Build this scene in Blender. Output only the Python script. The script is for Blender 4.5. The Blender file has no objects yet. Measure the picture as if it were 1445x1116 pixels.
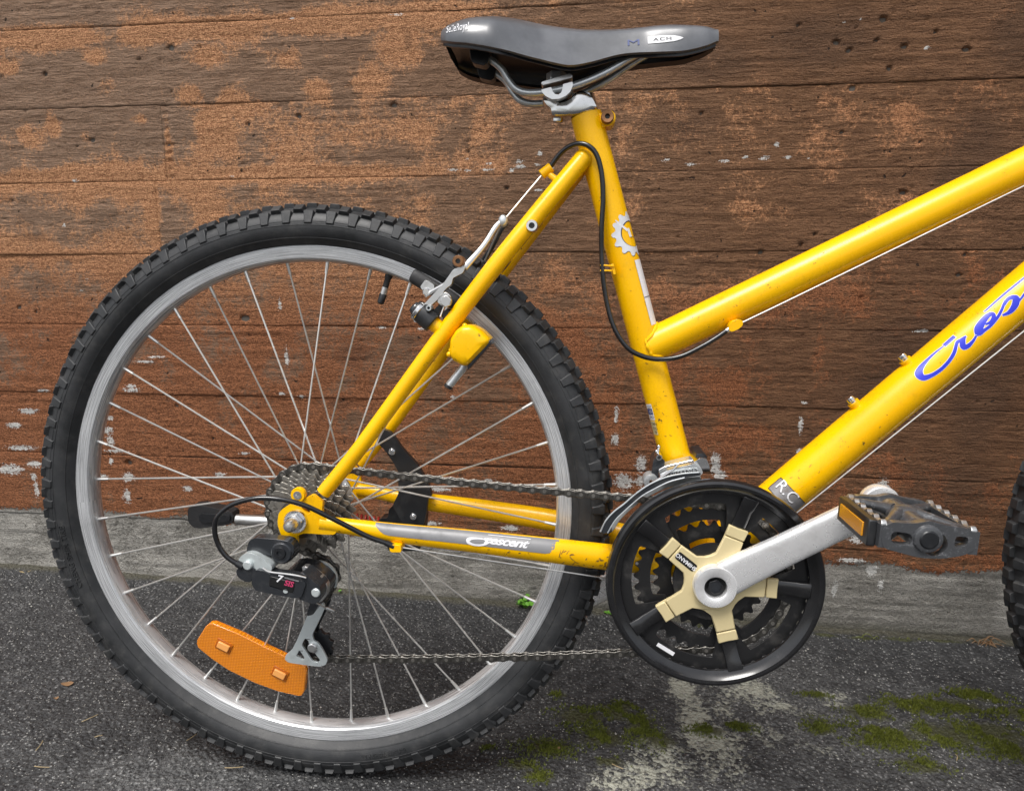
import bpy, bmesh, math, random
import numpy as np
from mathutils import Matrix, Vector
from mathutils.geometry import tessellate_polygon

PI = math.pi
SC = bpy.context.scene
COL = SC.collection

# ------------------------------------------------------------------ camera
cam_d = bpy.data.cameras.new('camera')
cam = bpy.data.objects.new('camera', cam_d)
COL.objects.link(cam)
_r = Vector((0.99184, 0.12732, -0.00652)); _d = Vector((0.01919, -0.19963, -0.97968)); _f = Vector((-0.12603, 0.97157, -0.20044))
cam.matrix_world = Matrix(((_r.x, -_d.x, -_f.x, 0), (_r.y, -_d.y, -_f.y, 0), (_r.z, -_d.z, -_f.z, 0.6188), (0, 0, 0, 1)))
cam_d.sensor_width = 36.0
cam_d.lens = 36.0 * 1050.0 / 1445.0
cam_d.clip_start = 0.02
cam_d.clip_end = 1000
SC.camera = cam

# ------------------------------------------------------------------ daylight (bright overcast)
SUN_EL, SUN_AZ = math.radians(64), math.radians(203)     # azimuth from +Y, clockwise: behind the camera, a little left
world = bpy.data.worlds.new('World'); SC.world = world
world.use_nodes = True
wn = world.node_tree.nodes; wl = world.node_tree.links
for n in list(wn): wn.remove(n)
sky = wn.new('ShaderNodeTexSky'); sky.sky_type = 'NISHITA'; sky.sun_disc = False
sky.sun_elevation = SUN_EL; sky.sun_rotation = SUN_AZ; sky.air_density = 1.0; sky.dust_density = 4.0; sky.ozone_density = 1.0
hsv = wn.new('ShaderNodeHueSaturation'); hsv.inputs['Saturation'].default_value = 0.30
bg = wn.new('ShaderNodeBackground'); bg.inputs['Strength'].default_value = 0.105
wo = wn.new('ShaderNodeOutputWorld')
wl.new(sky.outputs[0], hsv.inputs['Color']); wl.new(hsv.outputs[0], bg.inputs['Color']); wl.new(bg.outputs[0], wo.inputs['Surface'])

sun_d = bpy.data.lights.new('sun', 'SUN'); sun_d.energy = 1.5; sun_d.angle = math.radians(24); sun_d.color = (1.0, 0.97, 0.93)
sun = bpy.data.objects.new('sun', sun_d); COL.objects.link(sun)
sun.location = (-1.0, -3.0, 5.0)
_sd = Vector((math.sin(SUN_AZ) * math.cos(SUN_EL), math.cos(SUN_AZ) * math.cos(SUN_EL), math.sin(SUN_EL)))
sun.rotation_euler = _sd.to_track_quat('Z', 'Y').to_euler()

SC.view_settings.view_transform = 'Standard'
SC.view_settings.look = 'None'
SC.view_settings.exposure = 0.88
SC.view_settings.gamma = 1.0
SC.view_settings.use_curve_mapping = False

# ------------------------------------------------------------------ materials
class NT:
    def __init__(s, name):
        s.m = bpy.data.materials.new(name); s.m.use_nodes = True
        s.t = s.m.node_tree; s.n = s.t.nodes
        for x in list(s.n): s.n.remove(x)
        s.out = s.n.new('ShaderNodeOutputMaterial'); s.p = s.n.new('ShaderNodeBsdfPrincipled')
        s.t.links.new(s.p.outputs[0], s.out.inputs[0])
        s.tc = s.n.new('ShaderNodeTexCoord')
        s.co = s.tc.outputs['Object']
    def link(s, a, b): s.t.links.new(a, b)
    def put(s, sock, val):
        if hasattr(val, 'is_output'): s.link(val, sock)
        else:
            if isinstance(val, tuple) and len(val) == 3 and sock.type == 'RGBA': val = (*val, 1)
            sock.default_value = val
    def mapc(s, sc, src=None):
        n = s.n.new('ShaderNodeMapping'); n.inputs['Scale'].default_value = sc; s.link(src or s.co, n.inputs['Vector']); return n.outputs[0]
    def noise(s, scale, detail=3, rough=.6, vec=None, dist=0):
        n = s.n.new('ShaderNodeTexNoise'); n.inputs['Scale'].default_value = scale; n.inputs['Detail'].default_value = detail
        n.inputs['Roughness'].default_value = rough; n.inputs['Distortion'].default_value = dist
        s.link(vec or s.co, n.inputs['Vector']); return n.outputs['Fac']
    def vor(s, scale, vec=None, feat='F1', rnd=1.0):
        n = s.n.new('ShaderNodeTexVoronoi'); n.feature = feat; n.inputs['Scale'].default_value = scale; n.inputs['Randomness'].default_value = rnd
        s.link(vec or s.co, n.inputs['Vector']); return n
    def math(s, op, a, b=0.0, c=0.0, clamp=False):
        n = s.n.new('ShaderNodeMath'); n.operation = op; n.use_clamp = clamp
        s.put(n.inputs[0], a); s.put(n.inputs[1], b); s.put(n.inputs[2], c); return n.outputs[0]
    def step(s, v, lo, hi, a=0.0, b=1.0):
        n = s.n.new('ShaderNodeMapRange'); n.interpolation_type = 'SMOOTHSTEP'
        s.put(n.inputs[0], v); n.inputs[1].default_value = lo; n.inputs[2].default_value = hi; n.inputs[3].default_value = a; n.inputs[4].default_value = b
        return n.outputs[0]
    def mix(s, f, a, b):
        n = s.n.new('ShaderNodeMix'); n.data_type = 'RGBA'
        s.put(n.inputs[0], f); s.put(n.inputs[6], a); s.put(n.inputs[7], b); return n.outputs[2]
    def attr(s, name):
        n = s.n.new('ShaderNodeAttribute'); n.attribute_name = name; return n.outputs['Fac']
    def bump(s, h, strength=.3, dist=.001, prev=None):
        n = s.n.new('ShaderNodeBump'); n.inputs['Strength'].default_value = strength; n.inputs['Distance'].default_value = dist
        s.link(h, n.inputs['Height'])
        if prev is not None: s.link(prev, n.inputs['Normal'])
        return n.outputs[0]
    def set(s, **k):
        names = dict(base='Base Color', rough='Roughness', metal='Metallic', coat='Coat Weight', coatr='Coat Roughness', normal='Normal', spec='Specular IOR Level', trans='Transmission Weight', ior='IOR', sss='Subsurface Weight', sheen='Sheen Weight')
        for a, b in k.items(): s.put(s.p.inputs[names[a]], b)
        return s.m

def simple(name, base, rough, metal=0.0, coat=0.0, dirt=None, dirt_amt=.4, dirt_scale=40, bump=.0, bump_scale=300, rvar=.08, spec=.5):
    t = NT(name)
    n1 = t.noise(dirt_scale, 4, .65)
    b = base
    if dirt: b = t.mix(t.step(n1, .5, .75, 0, dirt_amt), base, dirt)
    n2 = t.noise(bump_scale, 2, .5)
    r = t.math('ADD', rough - rvar, t.math('MULTIPLY', n1, 2 * rvar))
    t.set(base=b, rough=r, metal=metal, coat=coat, coatr=.08, spec=spec)
    if bump: t.set(normal=t.bump(n2, bump, .0006))
    return t.m

def paint_yellow():
    t = NT('yellow paint')
    big = t.noise(14, 3, .5)
    fine = t.noise(420, 3, .7)
    chips = t.math('MULTIPLY', t.step(t.noise(170, 4, .75), .63, .67), t.step(t.noise(19, 3, .6), .50, .58))
    base = t.mix(t.step(big, .3, .75), (.90, .495, .000), (.85, .445, .000))
    grime = t.step(t.noise(38, 6, .78), .52, .78, 0, .34)
    base = t.mix(grime, base, (.30, .15, .01))
    base = t.mix(chips, base, (.05, .035, .02))
    t.set(base=base, rough=t.math('ADD', .20, t.math('MULTIPLY', t.noise(90, 4, .7), .14)), coat=.06, coatr=.05, spec=.32)
    t.set(normal=t.bump(fine, .04, .0004))
    return t.m

def rim_alu():
    t = NT('worn aluminium rim')
    # concentric brushing: distance from the wheel axis (object origin)
    sep = t.n.new('ShaderNodeSeparateXYZ'); t.link(t.co, sep.inputs[0])
    r = t.math('SQRT', t.math('ADD', t.math('MULTIPLY', sep.outputs[0], sep.outputs[0]), t.math('MULTIPLY', sep.outputs[2], sep.outputs[2])))
    comb = t.n.new('ShaderNodeCombineXYZ'); t.link(t.math('MULTIPLY', r, 1.0), comb.inputs[0])
    ang = t.math('ARCTAN2', sep.outputs[2], sep.outputs[0]); t.link(t.math('MULTIPLY', ang, .004), comb.inputs[1])
    rings = t.noise(1300, 1, .5, comb.outputs[0])
    dirt = t.step(t.noise(18, 5, .7), .45, .75, 0, .55)
    base = t.mix(t.step(rings, .35, .7), (.48, .49, .50), (.70, .71, .72))
    base = t.mix(dirt, base, (.36, .365, .37))
    t.set(base=base, rough=t.math('ADD', .16, t.math('MULTIPLY', rings, .24)), metal=.50, normal=t.bump(rings, .14, .0004))
    return t.m

def tyre_rubber():
    t = NT('weathered tyre rubber')
    n = t.noise(24, 4, .7); f = t.noise(700, 3, .7); cr = t.vor(260, t.mapc((1, 1, 1)), 'DISTANCE_TO_EDGE').outputs['Distance']
    dust = t.step(t.noise(60, 5, .7), .46, .76, 0, .55)
    base = t.mix(t.step(n, .3, .7), (.012, .013, .014), (.028, .029, .031))
    base = t.mix(dust, base, (.066, .064, .061))
    t.set(base=base, rough=t.math('ADD', .36, t.math('MULTIPLY', n, .30)), spec=.5)
    nb = t.bump(t.step(cr, 0, .08), .10, .0006)
    t.set(normal=t.bump(f, .16, .0005, nb))
    return t.m

def reflector_mat():
    t = NT('amber reflector')
    v = t.vor(520, t.mapc((1, .2, 1)), 'F1', .0)
    base = t.mix(t.step(v.outputs['Distance'], .1, .6), (.95, .36, .010), (.58, .16, .003))
    t.set(base=base, rough=.22, coat=.6, normal=t.bump(v.outputs['Distance'], .7, .0015))
    return t.m

def saddle_mat():
    t = NT('grey vinyl')
    n = t.noise(900, 2, .6); s2 = t.noise(20, 4, .7)
    base = t.mix(t.step(s2, .35, .7), (.075, .079, .087), (.115, .120, .131))
    base = t.mix(t.step(t.noise(140, 5, .75), .62, .8, 0, .35), base, (.22, .22, .23))
    t.set(base=base, rough=t.math('ADD', .24, t.math('MULTIPLY', s2, .14)), coat=.7, coatr=.2, normal=t.bump(n, .10, .0004))
    return t.m

M = {}
M['yellow'] = paint_yellow()
M['rim'] = rim_alu()
M['tyre'] = tyre_rubber()
M['reflector'] = reflector_mat()
M['vinyl'] = saddle_mat()
M['alu'] = simple('brushed aluminium', (.66, .66, .65), .30, .92, dirt=(.30, .28, .25), dirt_amt=.55, dirt_scale=35, bump=.06, bump_scale=250, rvar=.10)
M['crank'] = simple('scuffed crank aluminium', (.92, .92, .92), .28, .60, dirt=(.66, .65, .64), dirt_amt=.6, dirt_scale=50, bump=.12, bump_scale=420, rvar=.12)
M['chrome'] = simple('polished steel', (.72, .72, .72), .14, 1.0, dirt=(.40, .36, .32), dirt_amt=.4, dirt_scale=60, rvar=.06)
M['spoke'] = simple('stainless spoke', (.78, .77, .74), .32, .78, dirt=(.48, .43, .37), dirt_amt=.6, dirt_scale=60)
M['rail'] = simple('grey steel rail', (.62, .65, .66), .30, .70, dirt=(.16, .16, .16), dirt_amt=.5)
M['chain'] = simple('oily chain steel', (.155, .148, .135), .32, .90, dirt=(.028, .024, .020), dirt_amt=.9, dirt_scale=90, bump=.2, bump_scale=500, rvar=.12)
M['pin'] = simple('worn chain pin', (.36, .34, .31), .30, .9, dirt=(.06, .05, .04), dirt_amt=.7, dirt_scale=120)
M['cog'] = simple('dirty sprocket steel', (.33, .31, .275), .34, .80, dirt=(.075, .062, .048), dirt_amt=.85, dirt_scale=70, bump=.3, bump_scale=380, rvar=.12)
M['black'] = simple('black plastic', (.012, .013, .015), .34, 0, dirt=(.05, .05, .05), dirt_amt=.5, dirt_scale=45, bump=.08, bump_scale=500, rvar=.12)
M['ring'] = simple('black chainring', (.022, .022, .023), .34, .4, dirt=(.09, .085, .08), dirt_amt=.6, dirt_scale=60, bump=.08, rvar=.12)
M['gloss'] = simple('black cable housing', (.010, .010, .011), .20, 0, coat=.3, dirt=(.04, .04, .04), dirt_amt=.3)
M['rubber'] = simple('black rubber', (.018, .018, .019), .6, 0, dirt=(.06, .055, .05), dirt_amt=.5, bump=.2, bump_scale=300)
M['gold'] = simple('matte gold anodising', (.60, .50, .275), .52, .05, dirt=(.46, .37, .20), dirt_amt=.5, dirt_scale=30, bump=.08, bump_scale=600)
M['grey_der'] = simple('grey lacquered alloy', (.60, .65, .65), .30, .45, coat=.2, dirt=(.30, .32, .31), dirt_amt=.4, dirt_scale=80, bump=.05)
M['dark_der'] = simple('dark lacquered alloy', (.030, .033, .038), .24, .3, coat=.3, dirt=(.09, .09, .09), dirt_amt=.4, dirt_scale=70)
M['rust'] = simple('rusty bolt', (.26, .13, .06), .5, .7, dirt=(.10, .05, .03), dirt_amt=.8, dirt_scale=160, bump=.3)
M['blue'] = simple('blue decal', (.018, .03, .55), .3, 0, coat=.2)
M['white'] = simple('white decal', (.74, .74, .76), .35, 0, dirt=(.5, .5, .5), dirt_amt=.3)
M['silver_decal'] = simple('silver decal', (.66, .67, .70), .35, .1, dirt=(.45, .45, .47), dirt_amt=.5)
M['grey_decal'] = simple('grey chainstay film', (.215, .215, .22), .42, .15, dirt=(.06, .06, .065), dirt_amt=.7, dirt_scale=28, bump=.1)
M['badge'] = simple('grey badge', (.26, .255, .26), .3, .3, dirt=(.12, .08, .05), dirt_amt=.8, dirt_scale=60)
M['post'] = simple('polished alloy post', (.60, .60, .59), .20, 1.0, dirt=(.30, .28, .25), dirt_amt=.5, dirt_scale=45, rvar=.08)
M['dark_decal'] = simple('dark navy decal', (.012, .013, .05), .35)
M['black_decal'] = simple('black decal', (.010, .010, .010), .35)
M['slate'] = simple('slate blue print', (.055, .075, .19), .4)
M['red'] = simple('red plastic', (.42, .03, .02), .4)
M['pink'] = simple('pink print', (.55, .05, .14), .4)
M['amber'] = simple('amber pedal lens', (.62, .26, .012), .25, 0, coat=.4, bump=.6, bump_scale=700)
M['pedal'] = simple('scuffed pedal plastic', (.030, .032, .036), .30, .15, coat=.25, dirt=(.20, .21, .22), dirt_amt=.8, dirt_scale=55, bump=.5, bump_scale=160, rvar=.14)

def pedal_mat():
    t = NT('scuffed pedal plastic')
    n = t.noise(130, 5, .78); n2 = t.noise(240, 3, .7)
    f = t.step(n, .52, .80, 0, .55)
    base = t.mix(f, (.050, .052, .056), (.42, .43, .45))
    t.set(base=base, rough=t.math('ADD', .22, t.math('MULTIPLY', n2, .2)), coat=.6, coatr=.12, normal=t.bump(t.math('ADD', n2, n), .30, .0010))
    return t.m
M['pedal'] = pedal_mat()
M['clip_dark'] = simple('dark amber clip recess', (.40, .10, .004), .35)
M['amber_clip'] = simple('pale amber clip', (.80, .36, .10), .3, 0, coat=.3)

# ------------------------------------------------------------------ noise on arrays
def _h(ix, iy, seed):
    h = (ix.astype(np.int64) * 374761393 + iy.astype(np.int64) * 668265263 + seed * 974634777) & 0xffffffff
    h = ((h ^ (h >> 13)) * 1274126177) & 0xffffffff
    h = ((h ^ (h >> 16)) * 2246822519) & 0xffffffff
    return ((h ^ (h >> 15)) & 0xffffff) / float(0xffffff)
def vn(x, y, seed=0):
    x0 = np.floor(x); y0 = np.floor(y); fx = x - x0; fy = y - y0
    fx = fx * fx * (3 - 2 * fx); fy = fy * fy * (3 - 2 * fy)
    a = _h(x0, y0, seed); b = _h(x0 + 1, y0, seed); c = _h(x0, y0 + 1, seed); d = _h(x0 + 1, y0 + 1, seed)
    return (a * (1 - fx) + b * fx) * (1 - fy) + (c * (1 - fx) + d * fx) * fy
def fbm(x, y, seed=0, o=4, g=.55):
    s = 0; a = 1; t = 0
    for i in range(o):
        s = s + a * vn(x * 2 ** i, y * 2 ** i, seed + i * 17); t += a; a *= g
    return s / t
def worley(x, y, seed=0):
    x0 = np.floor(x); y0 = np.floor(y); best = np.full(x.shape, 9.0)
    for i in (-1, 0, 1):
        for j in (-1, 0, 1):
            cx = x0 + i + _h(x0 + i, y0 + j, seed); cy = y0 + j + _h(x0 + i, y0 + j, seed + 5)
            best = np.minimum(best, np.hypot(x - cx, y - cy))
    return best

# ------------------------------------------------------------------ object helpers
def tag(o, label=None, cat=None, group=None, kind=None):
    for k, v in (('label', label), ('category', cat), ('group', group), ('kind', kind)):
        if v: o[k] = v
    return o
def grid_object(name, V, nx, ny, mat, parent=None, attrs=None, smooth=True):
    me = bpy.data.meshes.new(name)
    idx = np.arange(nx * ny).reshape(ny, nx)
    f = np.stack([idx[:-1, :-1], idx[:-1, 1:], idx[1:, 1:], idx[1:, :-1]], -1).reshape(-1, 4)
    me.vertices.add(nx * ny); me.vertices.foreach_set('co', V.reshape(-1).astype(np.float32))
    me.loops.add(f.size); me.loops.foreach_set('vertex_index', f.reshape(-1).astype(np.int32))
    me.polygons.add(len(f)); me.polygons.foreach_set('loop_start', np.arange(0, f.size, 4, dtype=np.int32))
    me.polygons.foreach_set('use_smooth', np.full(len(f), smooth))
    me.update(calc_edges=True)
    for k, a in (attrs or {}).items():
        at = me.attributes.new(k, 'FLOAT', 'POINT'); at.data.foreach_set('value', a.reshape(-1).astype(np.float32))
    me.materials.append(mat)
    o = bpy.data.objects.new(name, me); COL.objects.link(o); o.parent = parent
    return o

# ------------------------------------------------------------------ the ground: worn asphalt
def ground_z(x, y):
    xs = np.clip(x, -3.5, 3.5); ys = np.clip(y, -2.5, 2.0)
    return .0036 - .0247 * (xs + .3148) + .025 * (ys - .7506)

def blobs(x, y, L, p=2.0, yk=1.0):
    o = np.zeros_like(x)
    for b in L:
        rx = b[2]; ry = (b[3] if len(b) > 3 else rx) * yk; a = b[4] if len(b) > 4 else 1.0
        o = np.maximum(o, a * np.exp(-(((x - b[0]) / rx) ** 2 + ((y - b[1]) / ry) ** 2)))
    return o

MOSS = [(-0.056,0.931,0.016,0.008),(-0.025,0.889,0.05,0.02),(0.022,0.904,0.035,0.02),(0.053,0.880,0.03,0.03),(0.003,0.852,0.05,0.02),(-0.067,0.821,0.05,0.018),(-0.094,0.786,0.03,0.01),(0.031,0.920,0.02,0.01),(0.075,0.855,0.03,0.02),(-0.137,0.811,0.012,0.007),(-0.071,0.772,0.03,0.012),(0.012,0.808,0.03,0.01),(0.140,0.885,0.035,0.012),(0.178,0.898,0.03,0.01),(0.360,0.954,0.05,0.02),(0.428,0.980,0.06,0.02),(0.487,0.989,0.06,0.02),(0.366,0.905,0.07,0.03),(0.442,0.923,0.08,0.03),(0.507,0.933,0.07,0.03),(0.517,0.901,0.05,0.02),(0.391,0.857,0.05,0.015),(0.289,0.915,0.03,0.02),(0.528,1.018,0.05,0.015),(0.298,0.984,0.03,0.008),(0.567,0.985,0.04,0.02),(0.047,1.159,0.03,0.004),(0.173,1.147,0.03,0.004),(0.356,1.145,0.035,0.005),(0.410,1.145,0.04,0.005),(0.470,1.148,0.04,0.005),(0.535,1.152,0.05,0.005),(-0.356,1.164,0.03,0.004),(-0.255,1.165,0.03,0.004),(-0.460,1.168,0.03,0.004),(-0.701,1.173,0.02,0.004),(-0.072,1.164,0.03,0.004)]
CHALK = [(0.125,0.958,0.022,0.03,1.35),(0.124,0.890,0.022,0.04,1.35),(0.137,0.858,0.05,0.02,1.2),(0.209,0.971,0.06,0.018,1.2),(0.243,0.952,0.05,0.012),(0.328,0.988,0.05,0.01,0.8),(0.211,0.882,0.05,0.02,0.8),(0.080,0.806,0.05,0.03),(0.045,0.783,0.06,0.02),(0.141,0.827,0.04,0.02),(0.269,0.871,0.05,0.012,0.7),(0.164,0.925,0.03,0.02)]
xs = np.concatenate([[-220, -80, -30, -12, -6, -4, -3, -2.2, -1.7, -1.45], np.arange(-1.3, .9, .0025), [1.0, 1.2, 1.6, 2.2, 3, 4, 6, 12, 30, 80, 220]])
ys = np.concatenate([[-220, -80, -30, -12, -6, -3, -1.5, -.8, -.3, 0, .2, .35, .45, .52], np.arange(.56, 1.2, .0025), [1.3, 1.6, 2.2, 4, 10, 30, 90, 220]])
GX, GY = np.meshgrid(xs, ys)
near = (np.clip((GX + 1.45) / .15, 0, 1) * np.clip((1.05 - GX) / .15, 0, 1) * np.clip((GY - .5) / .06, 0, 1))
w1 = worley(GX * 120, GY * 120, 3); w2 = worley(GX * 230, GY * 230, 9)
mo = blobs(GX, GY, MOSS, yk=1.35); ch = blobs(GX + .05 * (fbm(GX * 14, GY * 14, 51) - .5), GY + .06 * (fbm(GX * 14, GY * 14, 52) - .5), CHALK, yk=1.9)
bumpy = (.0016 * (.6 - w1) + .0008 * (.6 - w2) + .0022 * (fbm(GX * 25, GY * 25, 4) - .5)) * (1 - .45 * ch)
edge = np.exp(-((1.17 - GY) / .03) ** 2) * .006 * (.4 + fbm(GX * 18, GX * 3, 8))          # dirt gathered at the wall foot
GZ = ground_z(GX, GY) + near * (bumpy + .0035 * np.clip(mo * 1.6 - .5, 0, 1) * fbm(GX * 40, GY * 40, 66) + edge + .006 * (fbm(GX * 3, GY * 3, 31) - .5))
tint = np.clip(.42 + .5 * blobs(GX, GY, [(0.224,0.905,0.22,0.13),(0.096,0.796,0.16,0.07),(-0.446,0.705,0.3,0.05)]) + .9 * (fbm(GX * 4, GY * 6, 12) - .5) + .25 * np.clip(GX + .1, -.5, .6), 0, 1)
foot = np.exp(-((1.17 - GY) / .025) ** 2)

def asphalt():
    t = NT('worn asphalt')
    v = t.vor(190); v2 = t.vor(400)
    cellc = t.n.new('ShaderNodeSeparateColor'); t.link(v.outputs['Color'], cellc.inputs[0])
    cellc2 = t.n.new('ShaderNodeSeparateColor'); t.link(v2.outputs['Color'], cellc2.inputs[0])
    tint = t.attr('tint'); n = t.noise(45, 4, .75); n2 = t.noise(230, 3, .75)
    base = t.mix(t.step(n, .3, .7), (.018, .018, .019), (.042, .042, .043))
    stone = t.mix(cellc.outputs[1], (.045, .046, .049), (.34, .34, .335))
    fs = t.math('MULTIPLY', t.step(cellc.outputs[0], .30, .75), t.step(v.outputs['Distance'], .46, .24))
    fs = t.math('MULTIPLY', fs, t.math('ADD', .40, t.math('MULTIPLY', tint, .85)), clamp=True)
    base = t.mix(t.math('MULTIPLY', fs, t.step(n2, .30, .60)), base, stone)
    speck = t.math('MULTIPLY', t.step(cellc2.outputs[0], .80, .90), t.step(v2.outputs['Distance'], .40, .2))
    base = t.mix(t.math('MULTIPLY', speck, .85), base, t.mix(cellc2.outputs[1], (.22, .21, .19), (.62, .61, .57)))
    dust = t.step(t.math('ADD', t.math('MULTIPLY', n, .6), t.math('MULTIPLY', tint, .60)), .56, 1.0, 0, .55)
    base = t.mix(t.math('MULTIPLY', dust, t.step(n2, .35, .65)), base, (.20, .20, .195))
    c = t.math('ADD', t.math('MULTIPLY', t.attr('chalk'), .62), t.math('ADD', t.math('MULTIPLY', cellc.outputs[2], .35), t.math('MULTIPLY', n2, .75)))
    c = t.math('ADD', c, t.math('MULTIPLY', n, .35))
    base = t.mix(t.step(c, 1.08, 1.45, 0, .9), base, (.40, .40, .33))
    m = t.math('ADD', t.math('MULTIPLY', t.attr('moss'), .7), t.math('ADD', t.math('MULTIPLY', n, .5), t.math('MULTIPLY', n2, .6)))
    base = t.mix(t.step(m, .95, 1.20, 0, .85), base, (.044, .046, .011))
    d = t.math('ADD', t.attr('foot'), t.math('MULTIPLY', n, .8))
    base = t.mix(t.step(d, .85, 1.3, 0, .8), base, (.070, .064, .042))
    h = t.math('ADD', t.math('MULTIPLY', v.outputs['Distance'], -.0036), t.math('ADD', t.math('MULTIPLY', n2, .0040), t.math('MULTIPLY', v2.outputs['Distance'], -.0010)))
    t.set(base=base, rough=.62, normal=t.bump(h, 1.0, 1.0), spec=.45)
    return t.m
V = np.stack([GX, GY, GZ], -1)
g = grid_object('ground', V, len(xs), len(ys), asphalt(), None, dict(moss=mo, chalk=ch, tint=tint, foot=foot * near))
tag(g, kind='structure')

# ------------------------------------------------------------------ the wall: board-marked concrete under worn brown paint
def wall_mat():
    t = NT('worn brown wall paint')
    grain = t.noise(1, 4, .75, t.mapc((24, 24, 190)), .5)
    n = t.noise(13, 6, .68); nf = t.noise(190, 4, .80); speck = t.noise(560, 1, .6)
    pitn = t.noise(88, 1, .6)
    sub = lambda x, k: t.math('MULTIPLY', t.math('SUBTRACT', x, .5), k)
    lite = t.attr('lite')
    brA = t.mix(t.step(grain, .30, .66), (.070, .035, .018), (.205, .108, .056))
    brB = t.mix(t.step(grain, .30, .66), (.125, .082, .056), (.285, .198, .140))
    br = t.mix(lite, brA, brB)  # dimmer brown on the right, daylit brown on the left, mixed as colour
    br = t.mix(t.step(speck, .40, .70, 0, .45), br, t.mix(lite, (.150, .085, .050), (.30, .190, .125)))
    og = t.step(t.math('ADD', t.math('MULTIPLY', nf, .55), t.math('MULTIPLY', speck, .45)), .38, .62)
    orA = t.mix(og, (.29, .125, .056), (.66, .345, .175))
    orB = t.mix(og, (.150, .054, .023), (.385, .150, .066))
    orc = t.mix(t.attr('red'), orA, orB)
    f = t.math('ADD', t.attr('orange'), t.math('ADD', sub(n, 1.7), t.math('ADD', sub(nf, .9), sub(grain, .35))))
    of = t.step(f, .40, .68, .13, .94)
    col = t.mix(of, br, orc)
    dk = t.math('ADD', t.attr('dark'), t.math('ADD', sub(n, 1.0), sub(grain, .5)))
    col = t.mix(t.step(dk, .45, 1.05, 0, .40), col, (.058, .036, .025))
    col = t.mix(t.step(grain, .30, .22, 0, .7), col, (.030, .019, .014))
    pits = t.step(pitn, .735, .77, 0, .85)
    col = t.mix(pits, col, (.022, .015, .011))
    con = t.mix(t.step(n, .34, .62), (.165, .155, .135), (.37, .352, .317))
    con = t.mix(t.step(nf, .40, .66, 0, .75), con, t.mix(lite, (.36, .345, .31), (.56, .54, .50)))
    con = t.mix(t.step(speck, .38, .28, 0, .8), con, (.045, .042, .036))
    damp = t.math('ADD', t.attr('damp'), t.math('ADD', sub(n, .8), sub(nf, .7)))
    con = t.mix(t.step(damp, .45, .95, 0, .70), con, (.085, .082, .056))
    p = t.math('ADD', t.attr('paint'), t.math('ADD', sub(n, 1.3), sub(nf, 1.2)))
    pf = t.step(p, .46, .54)
    col = t.mix(pf, con, col)
    wf = t.math('ADD', t.attr('white'), t.math('ADD', sub(nf, 2.0), t.math('ADD', sub(speck, .8), sub(grain, .8))))
    col = t.mix(t.step(wf, .62, .76, 0, .95), col, t.mix(nf, (.44, .43, .40), (.82, .81, .78)))
    gsel = t.math('ADD', .25, t.math('MULTIPLY', pf, t.math('SUBTRACT', .75, t.math('MULTIPLY', of, .40))))
    h = t.math('ADD', t.math('MULTIPLY', t.math('MULTIPLY', grain, gsel), .0075), t.math('ADD', t.math('MULTIPLY', nf, .0062), t.math('MULTIPLY', speck, t.math('ADD', .0014, t.math('MULTIPLY', of, .0022)))))
    h = t.math('ADD', h, t.math('ADD', t.math('MULTIPLY', pits, -.004), t.math('MULTIPLY', pf, .0008)))
    t.set(base=col, rough=t.math('ADD', .60, t.math('MULTIPLY', nf, .3)), normal=t.bump(h, 1.0, 1.0), spec=.18)
    return t.m
WM = wall_mat()
WALL_Y = 1.17
wall = bpy.data.objects.new('concrete_wall', None); COL.objects.link(wall); wall.location = (0, WALL_Y, 0)
tag(wall, 'board-marked concrete wall with worn brown and orange paint above a bare grey foot', 'wall')

CX = np.array([-1.6, -.965, -.79, -.545, -.30, -.055, .14, .345, .545, 1.3])
CZ = np.array([1.15, .985, .94, .895, .84, .785, .725, .665, .605, .55, .48, .41, .325, .255, .15, 0])
OR = .12 + .90 * np.array([
 [.2, .15, .15, .25, .3, .3, .25, .2, .3, .3],
 [.2, .15, .2, .35, .35, .3, .25, .2, .5, .3],
 [.6, .8, .7, .6, .65, .5, .25, .2, .3, .3],
 [.2, .28, .15, .32, .42, .4, .2, .16, .28, .2],
 [.1, .08, .12, .38, .36, .38, .36, .3, .26, .2],
 [.2, .18, .16, .62, .46, .38, .34, .36, .24, .2],
 [.7, .75, .75, .65, .48, .33, .25, .25, .2, .2],
 [.3, .28, .62, .55, .38, .26, .24, .24, .24, .2],
 [.7, .75, .6, .55, .42, .25, .2, .22, .2, .2],
 [.5, .45, .6, .68, .58, .42, .38, .42, .25, .2],
 [.7, .75, .78, .78, .62, .55, .38, .33, .2, .2],
 [.8, .85, .85, .82, .6, .66, .52, .32, .25, .2],
 [.9, .95, .95, .88, .7, .78, .60, .36, .3, .3],
 [.9, .95, .9, .8, .65, .78, .65, .45, .35, .3],
 [.7, .8, .8, .7, .6, .6, .5, .45, .45, .4],
 [.5, .5, .5, .5, .5, .5, .5, .5, .5, .5]])
def field(x, z, A):
    xi = np.clip(np.interp(x, CX, np.arange(len(CX))), 0, len(CX) - 1.001); zi = np.clip(np.interp(-z, -CZ, np.arange(len(CZ))), 0, len(CZ) - 1.001)
    x0 = xi.astype(int); z0 = zi.astype(int); fx = xi - x0; fz = zi - z0
    return (A[z0, x0] * (1 - fx) + A[z0, x0 + 1] * fx) * (1 - fz) + (A[z0 + 1, x0] * (1 - fx) + A[z0 + 1, x0 + 1] * fx) * fz
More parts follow.
